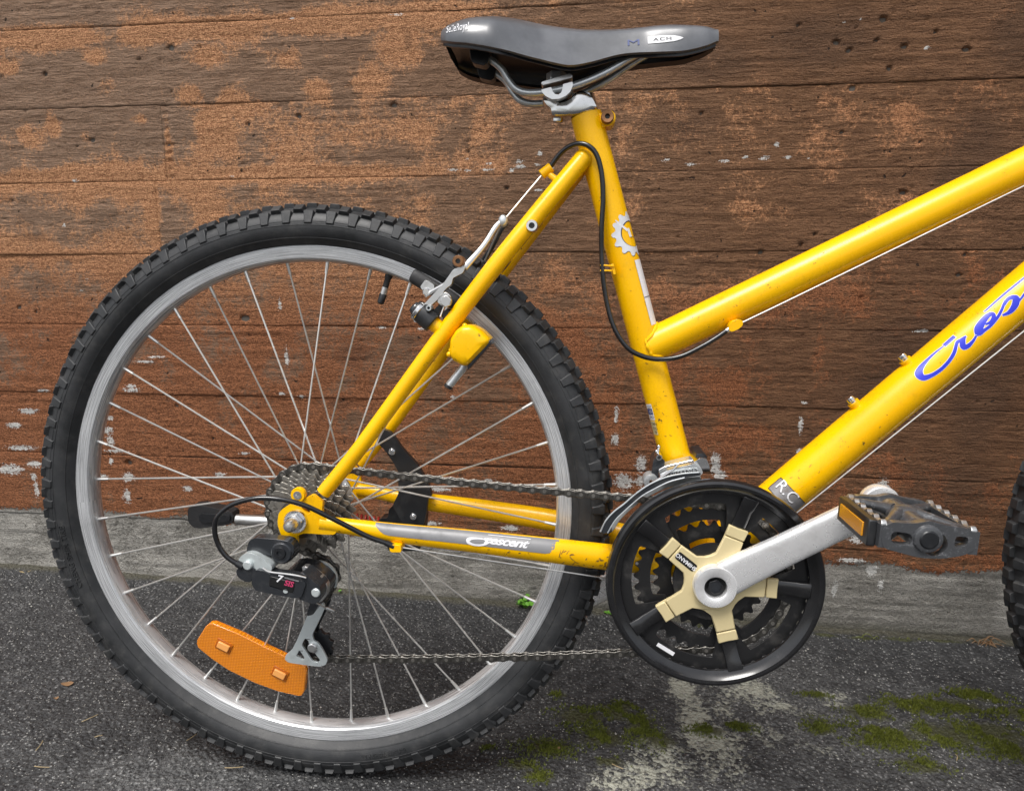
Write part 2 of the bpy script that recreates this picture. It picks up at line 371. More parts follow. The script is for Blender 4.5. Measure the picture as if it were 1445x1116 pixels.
PATCH = [(-0.793,0.868,0.035,0.026),(-0.816,0.911,0.022,0.016),(-0.664,0.852,0.024,0.018),(-0.589,0.837,0.032,0.026),(-0.627,0.801,0.036,0.028),(-0.949,0.795,0.032,0.02),(-0.902,0.810,0.016,0.022),(-0.749,0.817,0.016,0.01),(-0.848,0.793,0.016,0.014),(-0.969,0.899,0.028,0.016),(-0.629,0.906,0.03,0.018),(-0.503,0.897,0.03,0.02),(-0.369,0.865,0.035,0.025),(-0.454,0.854,0.02,0.016),(-0.323,0.905,0.03,0.03),(-0.902,0.942,0.1,0.014),(-0.673,0.944,0.1,0.014),(-0.443,0.950,0.12,0.018),(-0.278,0.955,0.1,0.014),(-0.882,0.730,0.12,0.014),(-0.707,0.793,0.008,0.055),(-0.744,0.672,0.012,0.05),(-0.491,0.729,0.2,0.01),(0.422,0.799,0.07,0.022),(0.443,0.770,0.05,0.02),(0.386,0.669,0.06,0.025),(0.291,0.754,0.03,0.03),(0.228,0.661,0.03,0.02),(0.536,0.926,0.02,0.02),(0.286,0.546,0.07,0.03),(0.201,0.399,0.05,0.04),(0.151,0.535,0.05,0.03),(0.227,0.314,0.08,0.03),(-0.245,0.534,0.06,0.03),(-0.109,0.468,0.06,0.03)]
DARKS = [(0.510,0.759,0.05,0.06),(0.487,0.716,0.04,0.05),(0.549,0.891,0.04,0.05),(0.462,0.484,0.1,0.05),(0.421,0.386,0.08,0.06),(-0.413,0.441,0.05,0.03),(-0.339,0.500,0.06,0.02),(-0.966,0.639,0.05,0.03),(-0.959,0.557,0.06,0.03),(-0.827,0.661,0.05,0.03),(-0.306,0.915,0.01,0.02),(0.100,0.783,0.08,0.04),(0.291,0.892,0.1,0.05),(0.136,0.870,0.08,0.04),(0.022,0.578,0.1,0.04),(-0.131,0.633,0.08,0.05),(0.551,0.389,0.05,0.1),(0.518,0.232,0.08,0.06),(-0.225,0.350,0.06,0.02),(-0.653,0.246,0.05,0.01),(-0.442,0.357,0.04,0.02)]
WHITES = [(-0.986,0.370,0.02,0.004),(-0.813,0.374,0.022,0.006),(-1.019,0.332,0.024,0.008),(-1.051,0.305,0.02,0.008),(-1.043,0.264,0.04,0.007),(-1.071,0.223,0.035,0.014),(-1.020,0.234,0.02,0.008),(-1.024,0.187,0.007,0.02),(-1.026,0.211,0.008,0.01),(-0.863,0.323,0.01,0.006),(-0.870,0.301,0.014,0.01),(-0.867,0.282,0.01,0.014),(-0.857,0.263,0.028,0.005),(-0.840,0.217,0.016,0.012),(-0.847,0.180,0.01,0.018),(-0.870,0.245,0.005,0.01),(-0.785,0.424,0.028,0.0035),(-0.764,0.433,0.02,0.0025),(-0.816,0.381,0.014,0.005),(-0.890,0.216,0.016,0.006),(-0.618,0.266,0.014,0.004),(-0.667,0.226,0.014,0.006),(-0.730,0.198,0.012,0.008),(-0.543,0.373,0.01,0.004),(-0.530,0.434,0.005,0.02),(-0.536,0.522,0.004,0.014),(-0.509,0.368,0.008,0.004),(-0.363,0.486,0.014,0.003),(-0.298,0.484,0.012,0.003),(-0.240,0.730,0.014,0.003),(-0.218,0.728,0.01,0.0025),(-0.185,0.738,0.008,0.003),(-0.150,0.728,0.006,0.004),(-0.138,0.740,0.01,0.004),(-0.136,0.732,0.012,0.003),(-0.111,0.735,0.008,0.0025),(-0.093,0.730,0.014,0.003),(-0.109,0.698,0.01,0.003),(-0.106,0.751,0.006,0.005),(-0.187,0.729,0.012,0.003),(-0.218,0.745,0.006,0.002),(0.081,0.738,0.01,0.003),(0.117,0.731,0.012,0.003),(0.165,0.735,0.012,0.003),(0.195,0.740,0.006,0.003),(0.223,0.738,0.01,0.004),(0.237,0.756,0.006,0.004),(0.255,0.738,0.008,0.003),(0.284,0.737,0.004,0.002),(0.431,0.880,0.006,0.003),(0.319,0.917,0.003,0.002),(0.341,0.920,0.003,0.003),(0.462,0.487,0.014,0.004),(0.303,0.375,0.008,0.004),(0.300,0.339,0.005,0.02),(0.300,0.293,0.006,0.01),(0.058,0.268,0.012,0.02),(0.062,0.241,0.02,0.014),(0.174,0.272,0.012,0.028),(0.182,0.252,0.012,0.014),(0.016,0.349,0.005,0.02),(0.015,0.308,0.008,0.014),(0.030,0.238,0.022,0.02),(0.430,0.240,0.012,0.022),(0.409,0.222,0.018,0.008),(0.391,0.120,0.03,0.006),(0.425,0.104,0.014,0.014),(0.440,0.080,0.006,0.016),(0.371,0.070,0.006,0.02),(0.399,0.157,0.02,0.01),(-0.276,0.214,0.03,0.005),(-0.191,0.232,0.012,0.004),(-0.290,0.153,0.02,0.006),(-0.156,0.150,0.02,0.008),(-0.387,0.951,0.012,0.002),(-0.321,0.954,0.02,0.002),(-0.485,0.955,0.008,0.0025),(-0.876,0.724,0.007,0.0035),(-0.601,0.727,0.006,0.002),(-0.905,0.653,0.004,0.005),(-0.888,0.545,0.005,0.002),(-0.876,0.563,0.003,0.003),(0.266,0.114,0.03,0.01),(-0.248,0.373,0.01,0.003)]
HOLES = [(-0.686,0.921,0.006),(-0.638,0.921,0.003),(-0.906,0.890,0.005),(-0.741,0.907,0.003),(-0.692,0.857,0.003),(-0.838,0.787,0.005),(-0.865,0.778,0.003),(-0.331,0.826,0.006),(-0.483,0.814,0.005),(0.370,0.919,0.006),(0.257,0.916,0.003),(0.310,0.891,0.006),(0.328,0.880,0.005),(0.401,0.882,0.005),(0.364,0.892,0.004),(0.337,0.830,0.005),(0.384,0.854,0.005),(0.327,0.771,0.003),(0.418,0.686,0.007),(-0.568,0.805,0.004),(-0.996,0.694,0.003),(-0.791,0.648,0.003),(-1.011,0.515,0.005),(-0.979,0.508,0.003),(-0.837,0.242,0.007),(-0.737,0.347,0.003),(-0.599,0.498,0.008),(-0.158,0.702,0.004),(-0.217,0.757,0.003),(0.440,0.900,0.004),(0.483,0.876,0.006),(0.300,0.629,0.003),(0.435,0.756,0.003),(0.372,0.536,0.003),(0.281,0.614,0.004),(0.224,0.603,0.005),(0.512,0.598,0.004),(0.506,0.569,0.005),(-0.177,0.478,0.003),(-0.269,0.466,0.004),(-0.509,0.269,0.003),(-0.675,0.290,0.003),(-0.345,0.323,0.004),(-0.013,0.715,0.003),(0.129,0.802,0.004)]
ROWS = [-.15, .139, .256, .367, .487, .605, .721, .837, .956, 1.075, 1.192, 1.31, 1.43, 1.55, 1.67, 1.79, 1.91, 2.03]
CUTS = {1: [-1.9, 1.45], 2: [-1.35, 2.1], 3: [-2.2, 1.2], 4: [-1.6, 1.7], 5: [-.735, 2.3], 6: [-.714, 1.5], 7: [-1.45, 1.9], 8: [-2.0, 1.3]}
rng = random.Random(5)
for r in range(len(ROWS) - 1):
    z0, z1 = ROWS[r], ROWS[r + 1]
    cuts = [-3.4] + CUTS.get(r, [-1.5 + rng.uniform(-.6, .6), 1.4 + rng.uniform(-.6, .6)]) + [3.4]
    if r == 0: cuts = [-3.4, 3.4]
    for k in range(len(cuts) - 1):
        x0, x1 = cuts[k], cuts[k + 1]
        dz = .0025 if r <= 8 else .02
        zz = np.unique(np.round(np.concatenate([[z0, z0 + .0012, z0 + .003], np.arange(z0 + .005, z1 - .004, dz), [z1 - .003, z1 - .0012, z1]]), 5))
        xa = [x0, x0 + .0012, x0 + .003]; x = x0 + .0055
        while x < x1 - .004:
            xa.append(x); x += .003 if (-1.25 < x < .85 and r <= 8) else .03
        xa += [x1 - .003, x1 - .0012, x1]
        xx = np.array(xa)
        X, Z = np.meshgrid(xx, zz)
        off = rng.uniform(-.0009, .0009); bt = rng.uniform(-.10, .10)
        gr = fbm(X * 5, Z * 130, 40 + r, 4); gr2 = fbm(X * 3, Z * 10, 60 + r, 3); rough = fbm(X * 70, Z * 110, 80 + r, 3)
        H = off + .0026 * (gr - .5) + .0036 * (gr2 - .5) + .0016 * (rough - .5)
        for hx, hz, hr in HOLES:
            hr = hr * .72
            if z0 - .01 < hz < z1 + .01 and x0 < hx < x1:
                H = H - .008 * np.clip(1.4 - np.hypot(X - hx, (Z - hz) * 1.3) / hr - .8 * (fbm(X * 300, Z * 300, 3, 2) - .5), 0, 1)
        pt = worley(X * 16, Z * 24, 100 + r)
        H = H - .0030 * np.clip(1 - pt / .055, 0, 1)
        wob = .0016 * (fbm(X * 45, X * 0 + r, 7) - .5)
        dn = np.minimum(Z - z0, z1 - Z); dv = np.minimum(X - x0, X[:, ::-1] * 0 + x1 - X)
        jd = .0004 + .0026 * fbm(X * 9, Z * 2, 14 + r) ** 1.7
        H = H - jd * np.clip(1 - (np.minimum(dn, dv) + wob) / .0015, 0, 1)
        if r == 6:                                                    # ridges where two boards met end to end
            tooth = np.clip(np.sin(Z * 2 * PI / .0125 + 2 * vn(X * 40, Z * 30, 3)), 0, 1) * np.clip(1 - np.abs(X + .706) / .010, 0, 1)
            H = H - .003 * tooth
        lowgrey = .139 - .012 - .018 * np.clip((X + 1.1) / 1.7, 0, 1) + .022 * (fbm(X * 9, X * 0 + 3.1, 5) - .5)
        lowgrey = np.interp(X, [-1.2, -.95, -.6, -.2, .3, .7], [.150, .150, .139, .132, .113, .109]) + .020 * (fbm(X * 14, X * 0 + 3.1, 5) - .5)
        paint = np.clip(.5 + (Z - lowgrey) / .030, -.3, 1.6)
        wh = blobs(X, Z, WHITES)
        orange = bt * .8 + .05 * np.clip((X + .2) / .3, 0, 1) + field(X, Z, OR) * .95 + (.55 - .38 * np.clip((X + .2) / .4, 0, 1)) * blobs(X, Z, PATCH) - .08 + .30 * (fbm(X * 11, Z * 15, 9) - .5)
        orange = orange + .16 * np.clip(1 - dn / .010, 0, 1) * np.clip(-X + .1, 0, 1)
        dark = -bt * 1.2 + .95 * blobs(X, Z, DARKS) + .28 * np.clip((X + .15) / .8, 0, 1) + .25 * (fbm(X * 6, Z * 9, 91) - .5)  # dark blotches and random tone, plus shade put into the colour towards the right
        red = np.clip((.64 - Z) / .16, 0, 1) * .95 + np.clip((X - .05) / .5, 0, 1) * .55
        lite = np.clip(.62 - (X + .35) / .9, 0, 1) * np.clip(.45 + (Z - .1) * .9, .3, 1)  # paint's own tone plus daylight put into colour, lighter leftwards and upwards
        damp = np.clip((.035 - (Z - (-.0247 * (X + .3148) + .0105))) / .03, 0, 1) * .62 + .45 * np.clip((X + .45) / .3, 0, 1) * np.clip((.09 - Z) / .1, 0, 1)
        H = np.where(paint < .5, H * 1.3 - .0010, H)
        b = grid_object('board_panel', np.stack([X, -H, Z], -1), len(xx), len(zz), WM, wall, dict(orange=orange, white=wh, paint=paint, dark=dark, red=np.clip(red, 0, 1), damp=damp, lite=lite))
me = bpy.data.meshes.new('core')
bmc = bmesh.new(); bmesh.ops.create_cube(bmc, size=1, matrix=Matrix.Translation((0, .129, .94)) @ Matrix.Diagonal((6.82, .25, 2.2, 1)))
bmc.to_mesh(me); bmc.free(); me.materials.append(simple('wall core concrete', (.10, .085, .07), .9))
core = bpy.data.objects.new('core', me); COL.objects.link(core); core.parent = wall

# ------------------------------------------------------------------ mesh builder (bike space: X forward, Y away, Z up, origin at the rear hub)
RW = .333
def vv(p): return np.array(p, float)
def unit(a): return a / max(1e-12, np.linalg.norm(a))
def catmull(P, k=6):
    P = [vv(p) for p in P]
    if len(P) < 3 or k <= 1: return np.array(P)
    Q = [2 * P[0] - P[1]] + P + [2 * P[-1] - P[-2]]; out = []
    for i in range(1, len(Q) - 2):
        for j in range(k):
            t = j / k; a, b, c, d = Q[i - 1:i + 3]
            out.append(.5 * ((2 * b) + (-a + c) * t + (2 * a - 5 * b + 4 * c - d) * t * t + (-a + 3 * b - 3 * c + d) * t ** 3))
    out.append(P[-1]); return np.array(out)

class MB:
    def __init__(s): s.v = []; s.f = []
    def add(s, V, F):
        o = len(s.v); s.v += [tuple(map(float, p)) for p in V]; s.f += [tuple(i + o for i in f) for f in F]; return s
    def tube(s, P, r, n=14, k=6, cap=True, sq=None, up=None):
        P0 = P; P = catmull(P, k); m = len(P)
        rr = np.interp(np.linspace(0, 1, m), np.linspace(0, 1, len(r)), r) if hasattr(r, '__len__') else np.full(m, r)
        sqq = np.full(m, 1.0) if sq is None else (np.interp(np.linspace(0, 1, m), np.linspace(0, 1, len(sq)), sq) if hasattr(sq, '__len__') else np.full(m, sq))
        T = np.gradient(P, axis=0); T = np.array([unit(t) for t in T])
        nrm = unit(np.cross(T[0], (0, 1, 0) if abs(T[0][1]) < .9 else (1, 0, 0))) if up is None else unit(vv(up) - T[0] * np.dot(T[0], up))
        V = []
        for i in range(m):
            nrm = unit(nrm - T[i] * np.dot(nrm, T[i])); bn = np.cross(T[i], nrm)
            for j in range(n):
                a = 2 * PI * j / n; V.append(P[i] + rr[i] * (math.cos(a) * nrm + sqq[i] * math.sin(a) * bn))
        F = [(i * n + j, i * n + (j + 1) % n, (i + 1) * n + (j + 1) % n, (i + 1) * n + j) for i in range(m - 1) for j in range(n)]
        if cap: F += [tuple(range(n - 1, -1, -1)), tuple((m - 1) * n + j for j in range(n))]
        return s.add(V, F)
    def cyl(s, p0, p1, r0, r1=None, n=20): return s.tube([p0, p1], [r0, r0 if r1 is None else r1], n, 1)
    def lathe(s, prof, c=(0, 0), n=48, closed=True, a0=0., a1=2 * PI):
        full = abs(a1 - a0 - 2 * PI) < 1e-6; m = n if full else n + 1; V = []
        for i in range(m):
            a = a0 + (a1 - a0) * i / n
            for (r, y) in prof: V.append((c[0] + r * math.cos(a), y, c[1] + r * math.sin(a)))
        p = len(prof); F = []
        for i in range(n):
            ii = (i + 1) % m
            for j in range(p if closed else p - 1):
                jj = (j + 1) % p; F.append((i * p + j, i * p + jj, ii * p + jj, ii * p + j))
        if not full and closed: F += [tuple(range(p)), tuple((m - 1) * p + j for j in range(p - 1, -1, -1))]
        return s.add(V, F)
    def disc(s, prof, c, n=24):      # solid of revolution about Y whose profile starts and ends on the axis side
        V = []; F = []; p = len(prof)
        s.lathe(prof, c, n, closed=False); o = len(s.v) - n * p
        s.f.append(tuple(o + i * p for i in range(n))); s.f.append(tuple(o + i * p + p - 1 for i in range(n - 1, -1, -1))); return s
    def prism(s, poly, y0, y1, holes=()):
        loops = [list(poly)] + [list(h) for h in holes]; flat = [p for l in loops for p in l]
        tri = tessellate_polygon([[Vector((p[0], p[1], 0)) for p in l] for l in loops]); N = len(flat)
        V = [(p[0], y0, p[1]) for p in flat] + [(p[0], y1, p[1]) for p in flat]
        F = [tuple(t) for t in tri] + [tuple(i + N for i in reversed(t)) for t in tri]
        o = 0
        for l in loops:
            q = len(l)
            for i in range(q): F.append((o + i, o + (i + 1) % q, o + (i + 1) % q + N, o + i + N))
            o += q
        return s.add(V, F)
    def box(s, c, sx, sy, sz, ang=0.):
        ca, sa = math.cos(ang), math.sin(ang); V = []
        for x in (-sx / 2, sx / 2):
            for y in (-sy / 2, sy / 2):
                for z in (-sz / 2, sz / 2): V.append((c[0] + x * ca - z * sa, c[1] + y, c[2] + x * sa + z * ca))
        return s.add(V, [(0, 1, 3, 2), (4, 6, 7, 5), (0, 4, 5, 1), (2, 3, 7, 6), (0, 2, 6, 4), (1, 5, 7, 3)])
    def loft(s, rings, cap=True, close=True):
        n = len(rings[0]); V = [p for r in rings for p in r]; F = []
        for i in range(len(rings) - 1):
            for j in range(n if close else n - 1): F.append((i * n + j, i * n + (j + 1) % n, (i + 1) * n + (j + 1) % n, (i + 1) * n + j))
        if cap: F += [tuple(range(n - 1, -1, -1)), tuple((len(rings) - 1) * n + j for j in range(n))]
        return s.add(V, F)
    def blob(s, c, r, n=14, m=8):
        r = r if hasattr(r, '__len__') else (r, r, r); R = []
        V = [(c[0], c[1], c[2] - r[2])]
        for i in range(1, m):
            t = PI * i / m - PI / 2
            for j in range(n): V.append((c[0] + r[0] * math.cos(t) * math.cos(2 * PI * j / n), c[1] + r[1] * math.cos(t) * math.sin(2 * PI * j / n), c[2] + r[2] * math.sin(t)))
        V.append((c[0], c[1], c[2] + r[2])); F = []
        for j in range(n):
            F.append((0, 1 + (j + 1) % n, 1 + j)); F.append((len(V) - 1, 1 + (m - 2) * n + j, 1 + (m - 2) * n + (j + 1) % n))
        for i in range(m - 2):
            for j in range(n): F.append((1 + i * n + j, 1 + i * n + (j + 1) % n, 1 + (i + 1) * n + (j + 1) % n, 1 + (i + 1) * n + j))
        return s.add(V, F)
    def mesh(s, name, mat, ang=38):
        bm = bmesh.new(); vs = [bm.verts.new(p) for p in s.v]
        for f in s.f:
            if len(set(f)) < 3: continue
            try: bm.faces.new([vs[i] for i in f])
            except ValueError: pass
        bmesh.ops.recalc_face_normals(bm, faces=bm.faces)
        me = bpy.data.meshes.new(name); bm.to_mesh(me); bm.free()
        me.polygons.foreach_set('use_smooth', [True] * len(me.polygons)); me.set_sharp_from_angle(angle=math.radians(ang))
        me.materials.append(M[mat] if isinstance(mat, str) else mat); return me
    def build(s, name, mat, parent, bevel=0, loc=None, ang=38, rot=None):
        o = bpy.data.objects.new(name, s.mesh(name, mat, ang)); return place(o, parent, loc, bevel, rot)
def place(o, parent, loc=None, bevel=0, rot=None):
    COL.objects.link(o); o.parent = parent
    top = parent is BIKE
    base = Vector((0, 0, RW)) if top else Vector((0, 0, 0))
    l = Vector(loc) if loc is not None else Vector((0, 0, 0))
    if top: o.location = base + l
    else: o.location = l - (Vector(parent.location) - Vector((0, 0, RW)))       # children are written in bike space too
    if rot is not None: o.rotation_euler = rot
    if bevel:
        m = o.modifiers.new('bevel', 'BEVEL'); m.width = bevel; m.segments = 2; m.limit_method = 'ANGLE'; m.angle_limit = math.radians(40)
    return o
def ngon(c, r, n, a=0.): return [(c[0] + r * math.cos(a + 2 * PI * i / n), c[1] + r * math.sin(a + 2 * PI * i / n)) for i in range(n)]
def smooth_poly(P, k=4):
    P = [vv(p) for p in P]; n = len(P); out = []
    for i in range(n):
        a, b, c, d = P[i - 1], P[i], P[(i + 1) % n], P[(i + 2) % n]
        for j in range(k):
            t = j / k; out.append(tuple(.5 * ((2 * b) + (-a + c) * t + (2 * a - 5 * b + 4 * c - d) * t * t + (-a + 3 * b - 3 * c + d) * t ** 3)))
    return out
def round_poly(P, f=.28, k=3):
    """polygon with its corners rounded off"""
    P = [vv(p) for p in P]; n = len(P); out = []
    for i in range(n):
        a, b, c = P[i - 1], P[i], P[(i + 1) % n]
        p, q = b + (a - b) * f, b + (c - b) * f
        for j in range(k + 1):
            t = j / k; out.append(tuple((1 - t) ** 2 * p + 2 * t * (1 - t) * b + t * t * q))
    return out
def text_geo(txt, size, shear=0., depth=0., bold=0., space=1.0):
    cu = bpy.data.curves.new('t', 'FONT'); cu.body = txt; cu.size = size; cu.shear = shear; cu.extrude = depth; cu.offset = bold; cu.space_character = space
    cu.align_x = 'CENTER'; cu.align_y = 'CENTER'; cu.resolution_u = 3
    o = bpy.data.objects.new('t', cu); COL.objects.link(o)
    dg = bpy.context.evaluated_depsgraph_get(); dg.update(); e = o.evaluated_get(dg); me = e.to_mesh()
    V = [tuple(v.co) for v in me.vertices]; F = [tuple(p.vertices) for p in me.polygons]; e.to_mesh_clear()
    bpy.data.objects.remove(o); bpy.data.curves.remove(cu); return V, F
def letter(name, txt, size, mapf, mat, parent, **k):
    V, F = text_geo(txt, size, **k); mb = MB(); mb.add([mapf(*p) for p in V], F); return mb.build(name, mat, parent)
def strokes(paths, mapf, grow=0., k=6, lift=0.):
    """variable-width pen strokes [(u, v, w)] mapped on a surface"""
    mb = MB()
    for P in paths:
        Q = catmull([vv(p) for p in P], k) if len(P) > 2 else np.array([vv(P[0]) * (1 - t) + vv(P[1]) * t for t in np.linspace(0, 1, 14)])
        T = np.gradient(Q[:, :2], axis=0); rings = []
        for i in range(len(Q)):
            t = unit(T[i]); n = np.array([-t[1], t[0]]); w = max(.05, Q[i][2]) / 2 + grow
            c = Q[i][:2] + (t * grow * (1 if i == len(Q) - 1 else -1 if i == 0 else 0))
            rings.append([mapf(*(c + n * w * s)) for s in (-1, -.33, .33, 1)])
        mb.loft(rings, cap=False, close=False)
    return mb

# ------------------------------------------------------------------ the bicycle
BIKE = bpy.data.objects.new('bicycle', None); COL.objects.link(BIKE)
_R = Matrix(((0.99929, -0.03295, -0.01816), (0.03398, 0.99766, 0.05938), (0.01616, -0.05996, 0.99807)))
_hub = Vector((-0.32088, 0.77041, 0.6188 - 0.28645))
BIKE.matrix_world = Matrix.Translation(_hub + _R @ Vector((0, 0, -RW))) @ _R.to_4x4()
tag(BIKE, 'yellow mountain bicycle with a grey saddle leaning against the brown wall', 'bicycle')

# ---- wheels
def tyre_mesh():
    mb = MB(); prof = []
    cr, b, w = .3042, .0216, .0232
    for i in range(25):
        ph = math.radians(-128 + 256 * i / 24)
        rr = cr + b * math.cos(ph); y = w * math.sin(ph)
        prof.append((rr, y))
    prof = [(.2835, -.0092)] + prof + [(.2835, .0092)]
    mb.lathe(prof, (0, 0), 220, closed=True)
    for s in (-1, 1):                                              # moulded rings on the side wall
        for rr, h in ((.3060, .0007), (.3100, .0006), (.2930, .0008)):
            yy = lambda r: w * math.sqrt(max(0, 1 - ((r - cr) / b) ** 2))
            mb.lathe([(rr - .0007, s * (yy(rr - .0007) - .0003)), (rr, s * (yy(rr) + h)), (rr + .0007, s * (yy(rr + .0007) - .0003))], (0, 0), 180, closed=True)
    N = 82; da = 2 * PI / N
    rg = random.Random(3)
    def knob(a, p0, p1, la, lb, h0, h1, top=.70):
        V = []
        for (lift, sc) in ((-.0006, 1.0), (1, top)):
            for (p, l, h) in ((p0, la, h0), (p1, lb, h1)):
                pm = (p0 + p1) / 2; pp = pm + (p - pm) * (1 if lift < 0 else .86)
                for sgn in (-1, 1):
                    hh = h if lift > 0 else lift
                    rr = cr + (b + hh) * math.cos(pp); y = (w + hh) * math.sin(pp)
                    aa = a + sgn * l / 2 * sc / rr
                    V.append((rr * math.cos(aa), y, rr * math.sin(aa)))
        mb.add(V, [(4, 5, 7, 6), (0, 1, 5, 4), (2, 6, 7, 3), (0, 4, 6, 2), (1, 3, 7, 5)])
    d = math.radians
    for i in range(N):
        a = i * da
        for s in (-1, 1):
            j = rg.uniform(-.0003, .0003)
            knob(a, s * d(46), s * d(82), .0138, .0095, .0042 + j, .0014, .76)
            knob(a + da / 2, s * d(20), s * d(47), .0135, .0125, .0046, .0046 + j, .72)
        knob(a + da * .06, d(-15), d(15), .0128, .0128, .0050, .0050, .76)
    return mb.mesh('tyre', 'tyre', 30)
TYRE = tyre_mesh()
def rim_mesh():
    prof = [(.2842, -.0105), (.2856, -.0112), (.2856, -.0124), (.2846, -.0129), (.2735, -.0125), (.2722, -.0122), (.2712, -.0112), (.2700, -.0085), (.2688, -.0045), (.2684, 0)]
    prof = prof + [(r, -y) for r, y in reversed(prof[:-1])] + [(.277, .0100), (.277, -.0100)]
    return MB().lathe(prof, (0, 0), 200).mesh('wheel', 'rim', 28)
RIM = rim_mesh()
def spoke_mesh(side, sgn, near_y, far_y, fr):
    y = near_y if side < 0 else far_y; h = -sgn * math.radians(62)
    p0 = (fr * math.cos(h), y, fr * math.sin(h)); p1 = (.2685, side * .0022, 0)
    d = unit(vv(p1) - vv(p0)); mb = MB().tube([p0, p1], .00104, 6, 1)
    q = vv(p1) - d * .0125
    mb.tube([q, vv(p1) + d * .001], [.0016, .0021], 8, 1)
    mb.tube([vv(p0) - d * .002, vv(p0) + (0, .003 * (1 if side < 0 else -1), 0)], .0012, 6, 1)
    return mb.mesh('spoke', 'spoke')
def hub_mesh(ny, fy, fr, mat):
    e = .004
    prof = [(.0065, ny - .022), (.0155, ny - .020), (.0165, ny - .004), (fr, ny - .0022), (fr + .0035, ny - .001), (fr + .0035, ny + .0015), (fr, ny + .003), (.0165, ny + .007), (.0150, (ny + fy) / 2), (.0165, fy - .007), (fr, fy - .003), (fr + .0035, fy - .0015), (fr + .0035, fy + .001), (fr, fy + .0022), (.0155, fy + .005), (.0140, fy + .02), (.0065, fy + .022)]
    return MB().disc(prof, (0, 0), 32).mesh('hub', mat)
def make_wheel(c, ny, fy, fr, phase, valve_a):
    wh = place(bpy.data.objects.new('wheel', RIM), BIKE, (c[0], 0, c[1]))
    L = (c[0], 0, c[1])
    place(bpy.data.objects.new('tyre', TYRE), wh, L, .0005)
    place(bpy.data.objects.new('hub', hub_mesh(ny, fy, fr, 'alu')), wh, L)
    types = [spoke_mesh(-1, -1, ny, fy, fr), spoke_mesh(1, 1, ny, fy, fr), spoke_mesh(-1, 1, ny, fy, fr), spoke_mesh(1, -1, ny, fy, fr)]
    for k in range(36):
        a = math.radians(phase + 10 * k)
        place(bpy.data.objects.new('spoke', types[k % 4]), wh, L, 0, (0, -a, 0))
    va = math.radians(valve_a); rr = lambda r, y=0: (r * math.cos(va), y, r * math.sin(va))
    v = MB().tube([rr(.2690), rr(.2655)], .0042, 14, 1).tube([rr(.2655), rr(.2640), rr(.2545)], [.0040, .0034, .0032], 14, 1)
    vo = v.build('valve', 'rubber', wh, 0, L)
    MB().tube([rr(.2545), rr(.2470)], .0036, 14, 1).build('valve_collar', 'alu', wh, 0, L)
    MB().tube([rr(.2470), rr(.2460), rr(.2370), rr(.2355)], [.0036, .0042, .0038, .002], 14, 1).build('valve_cap', 'black', wh, 0, L)
    return wh
W1 = make_wheel((0, 0), -.020, .036, .0225, 4.9, 70.3)
W2 = make_wheel((1.070, -.043), -.034, .034, .0205, 2.0, 200)
# moulded writing on the side wall
def arc_text(txt, size, r0, a0, parent):
    cr, b, w = .3042, .0216, .0232
    def mp(x, y, z):
        r = r0 + y; a = a0 - x / r0 * 1.0
        yy = w * math.sqrt(max(0, 1 - ((r - cr) / b) ** 2))
        return (r * math.cos(a), -yy - .0002 - z, r * math.sin(a))
    letter('moulded_lettering', txt, size, mp, 'tyre', parent, depth=.0008, space=1.1)
arc_text('CHENG SHIN TIRE', .0085, .3005, math.radians(192), W1)
arc_text('INFLATE TO 40 P.S.I.', .0055, .3000, math.radians(283), W1)
# amber spoke reflector
RP = [(-0.1541,-0.1692),(-0.1529,-0.1647),(-0.1411,-0.1477),(-0.1365,-0.144),(-0.1312,-0.1439),(-0.101,-0.1562),(-0.071,-0.1711),(-0.0302,-0.19),(-0.0236,-0.1942),(-0.0222,-0.1985),(-0.0271,-0.2253),(-0.03,-0.2298),(-0.0352,-0.2309),(-0.0573,-0.2264),(-0.0878,-0.2159),(-0.1173,-0.2017),(-0.138,-0.1873),(-0.1528,-0.1745)]
rf = MB().prism(RP, -.0125, -.0035).build('spoke_reflector', 'reflector', W1, .0008)
for q in ((-0.1205,-0.0128,-0.1711), (-0.0547,-0.0128,-0.2032)):
    a = math.radians(-27)
    MB().box((q[0], q[1] - .0002, q[2]), .0195, .0012, .0125, a).build('reflector_clip', M['clip_dark'], W1, .0004)
    MB().box((q[0], q[1] - .0016, q[2]), .0145, .0030, .0078, a).build('reflector_clip', M['amber_clip'] if 'amber_clip' in M else 'amber', W1, .0006)
# axle
ax = MB().cyl((0, -.070, 0), (0, -.0745, 0), .0125, .0115, 40)
for i in range(40):
    a = 2 * PI * i / 40; ax.box((.0108 * math.cos(a), -.0748, .0108 * math.sin(a)), .0030, .0008, .0007, a)
axo = ax.build('axle_washer', 'chrome', BIKE)
MB().prism(ngon((0, 0), .0092, 6, .2), -.0748, -.0805).build('nut', 'chrome', axo, .0006)
MB().disc([(.0005, -.0945), (.0040, -.0938), (.0060, -.0910), (.0066, -.0870), (.0066, -.0800), (.0066, -.0700)], (0, 0), 24).build('nut_cap', 'alu', axo)
MB().cyl((0, -.070, 0), (0, .085, 0), .0047).cyl((0, .074, 0), (0, .080, 0), .012).cyl((0, .080, 0), (0, .087, 0), .0085, None, 6).build('axle', 'chrome', axo)

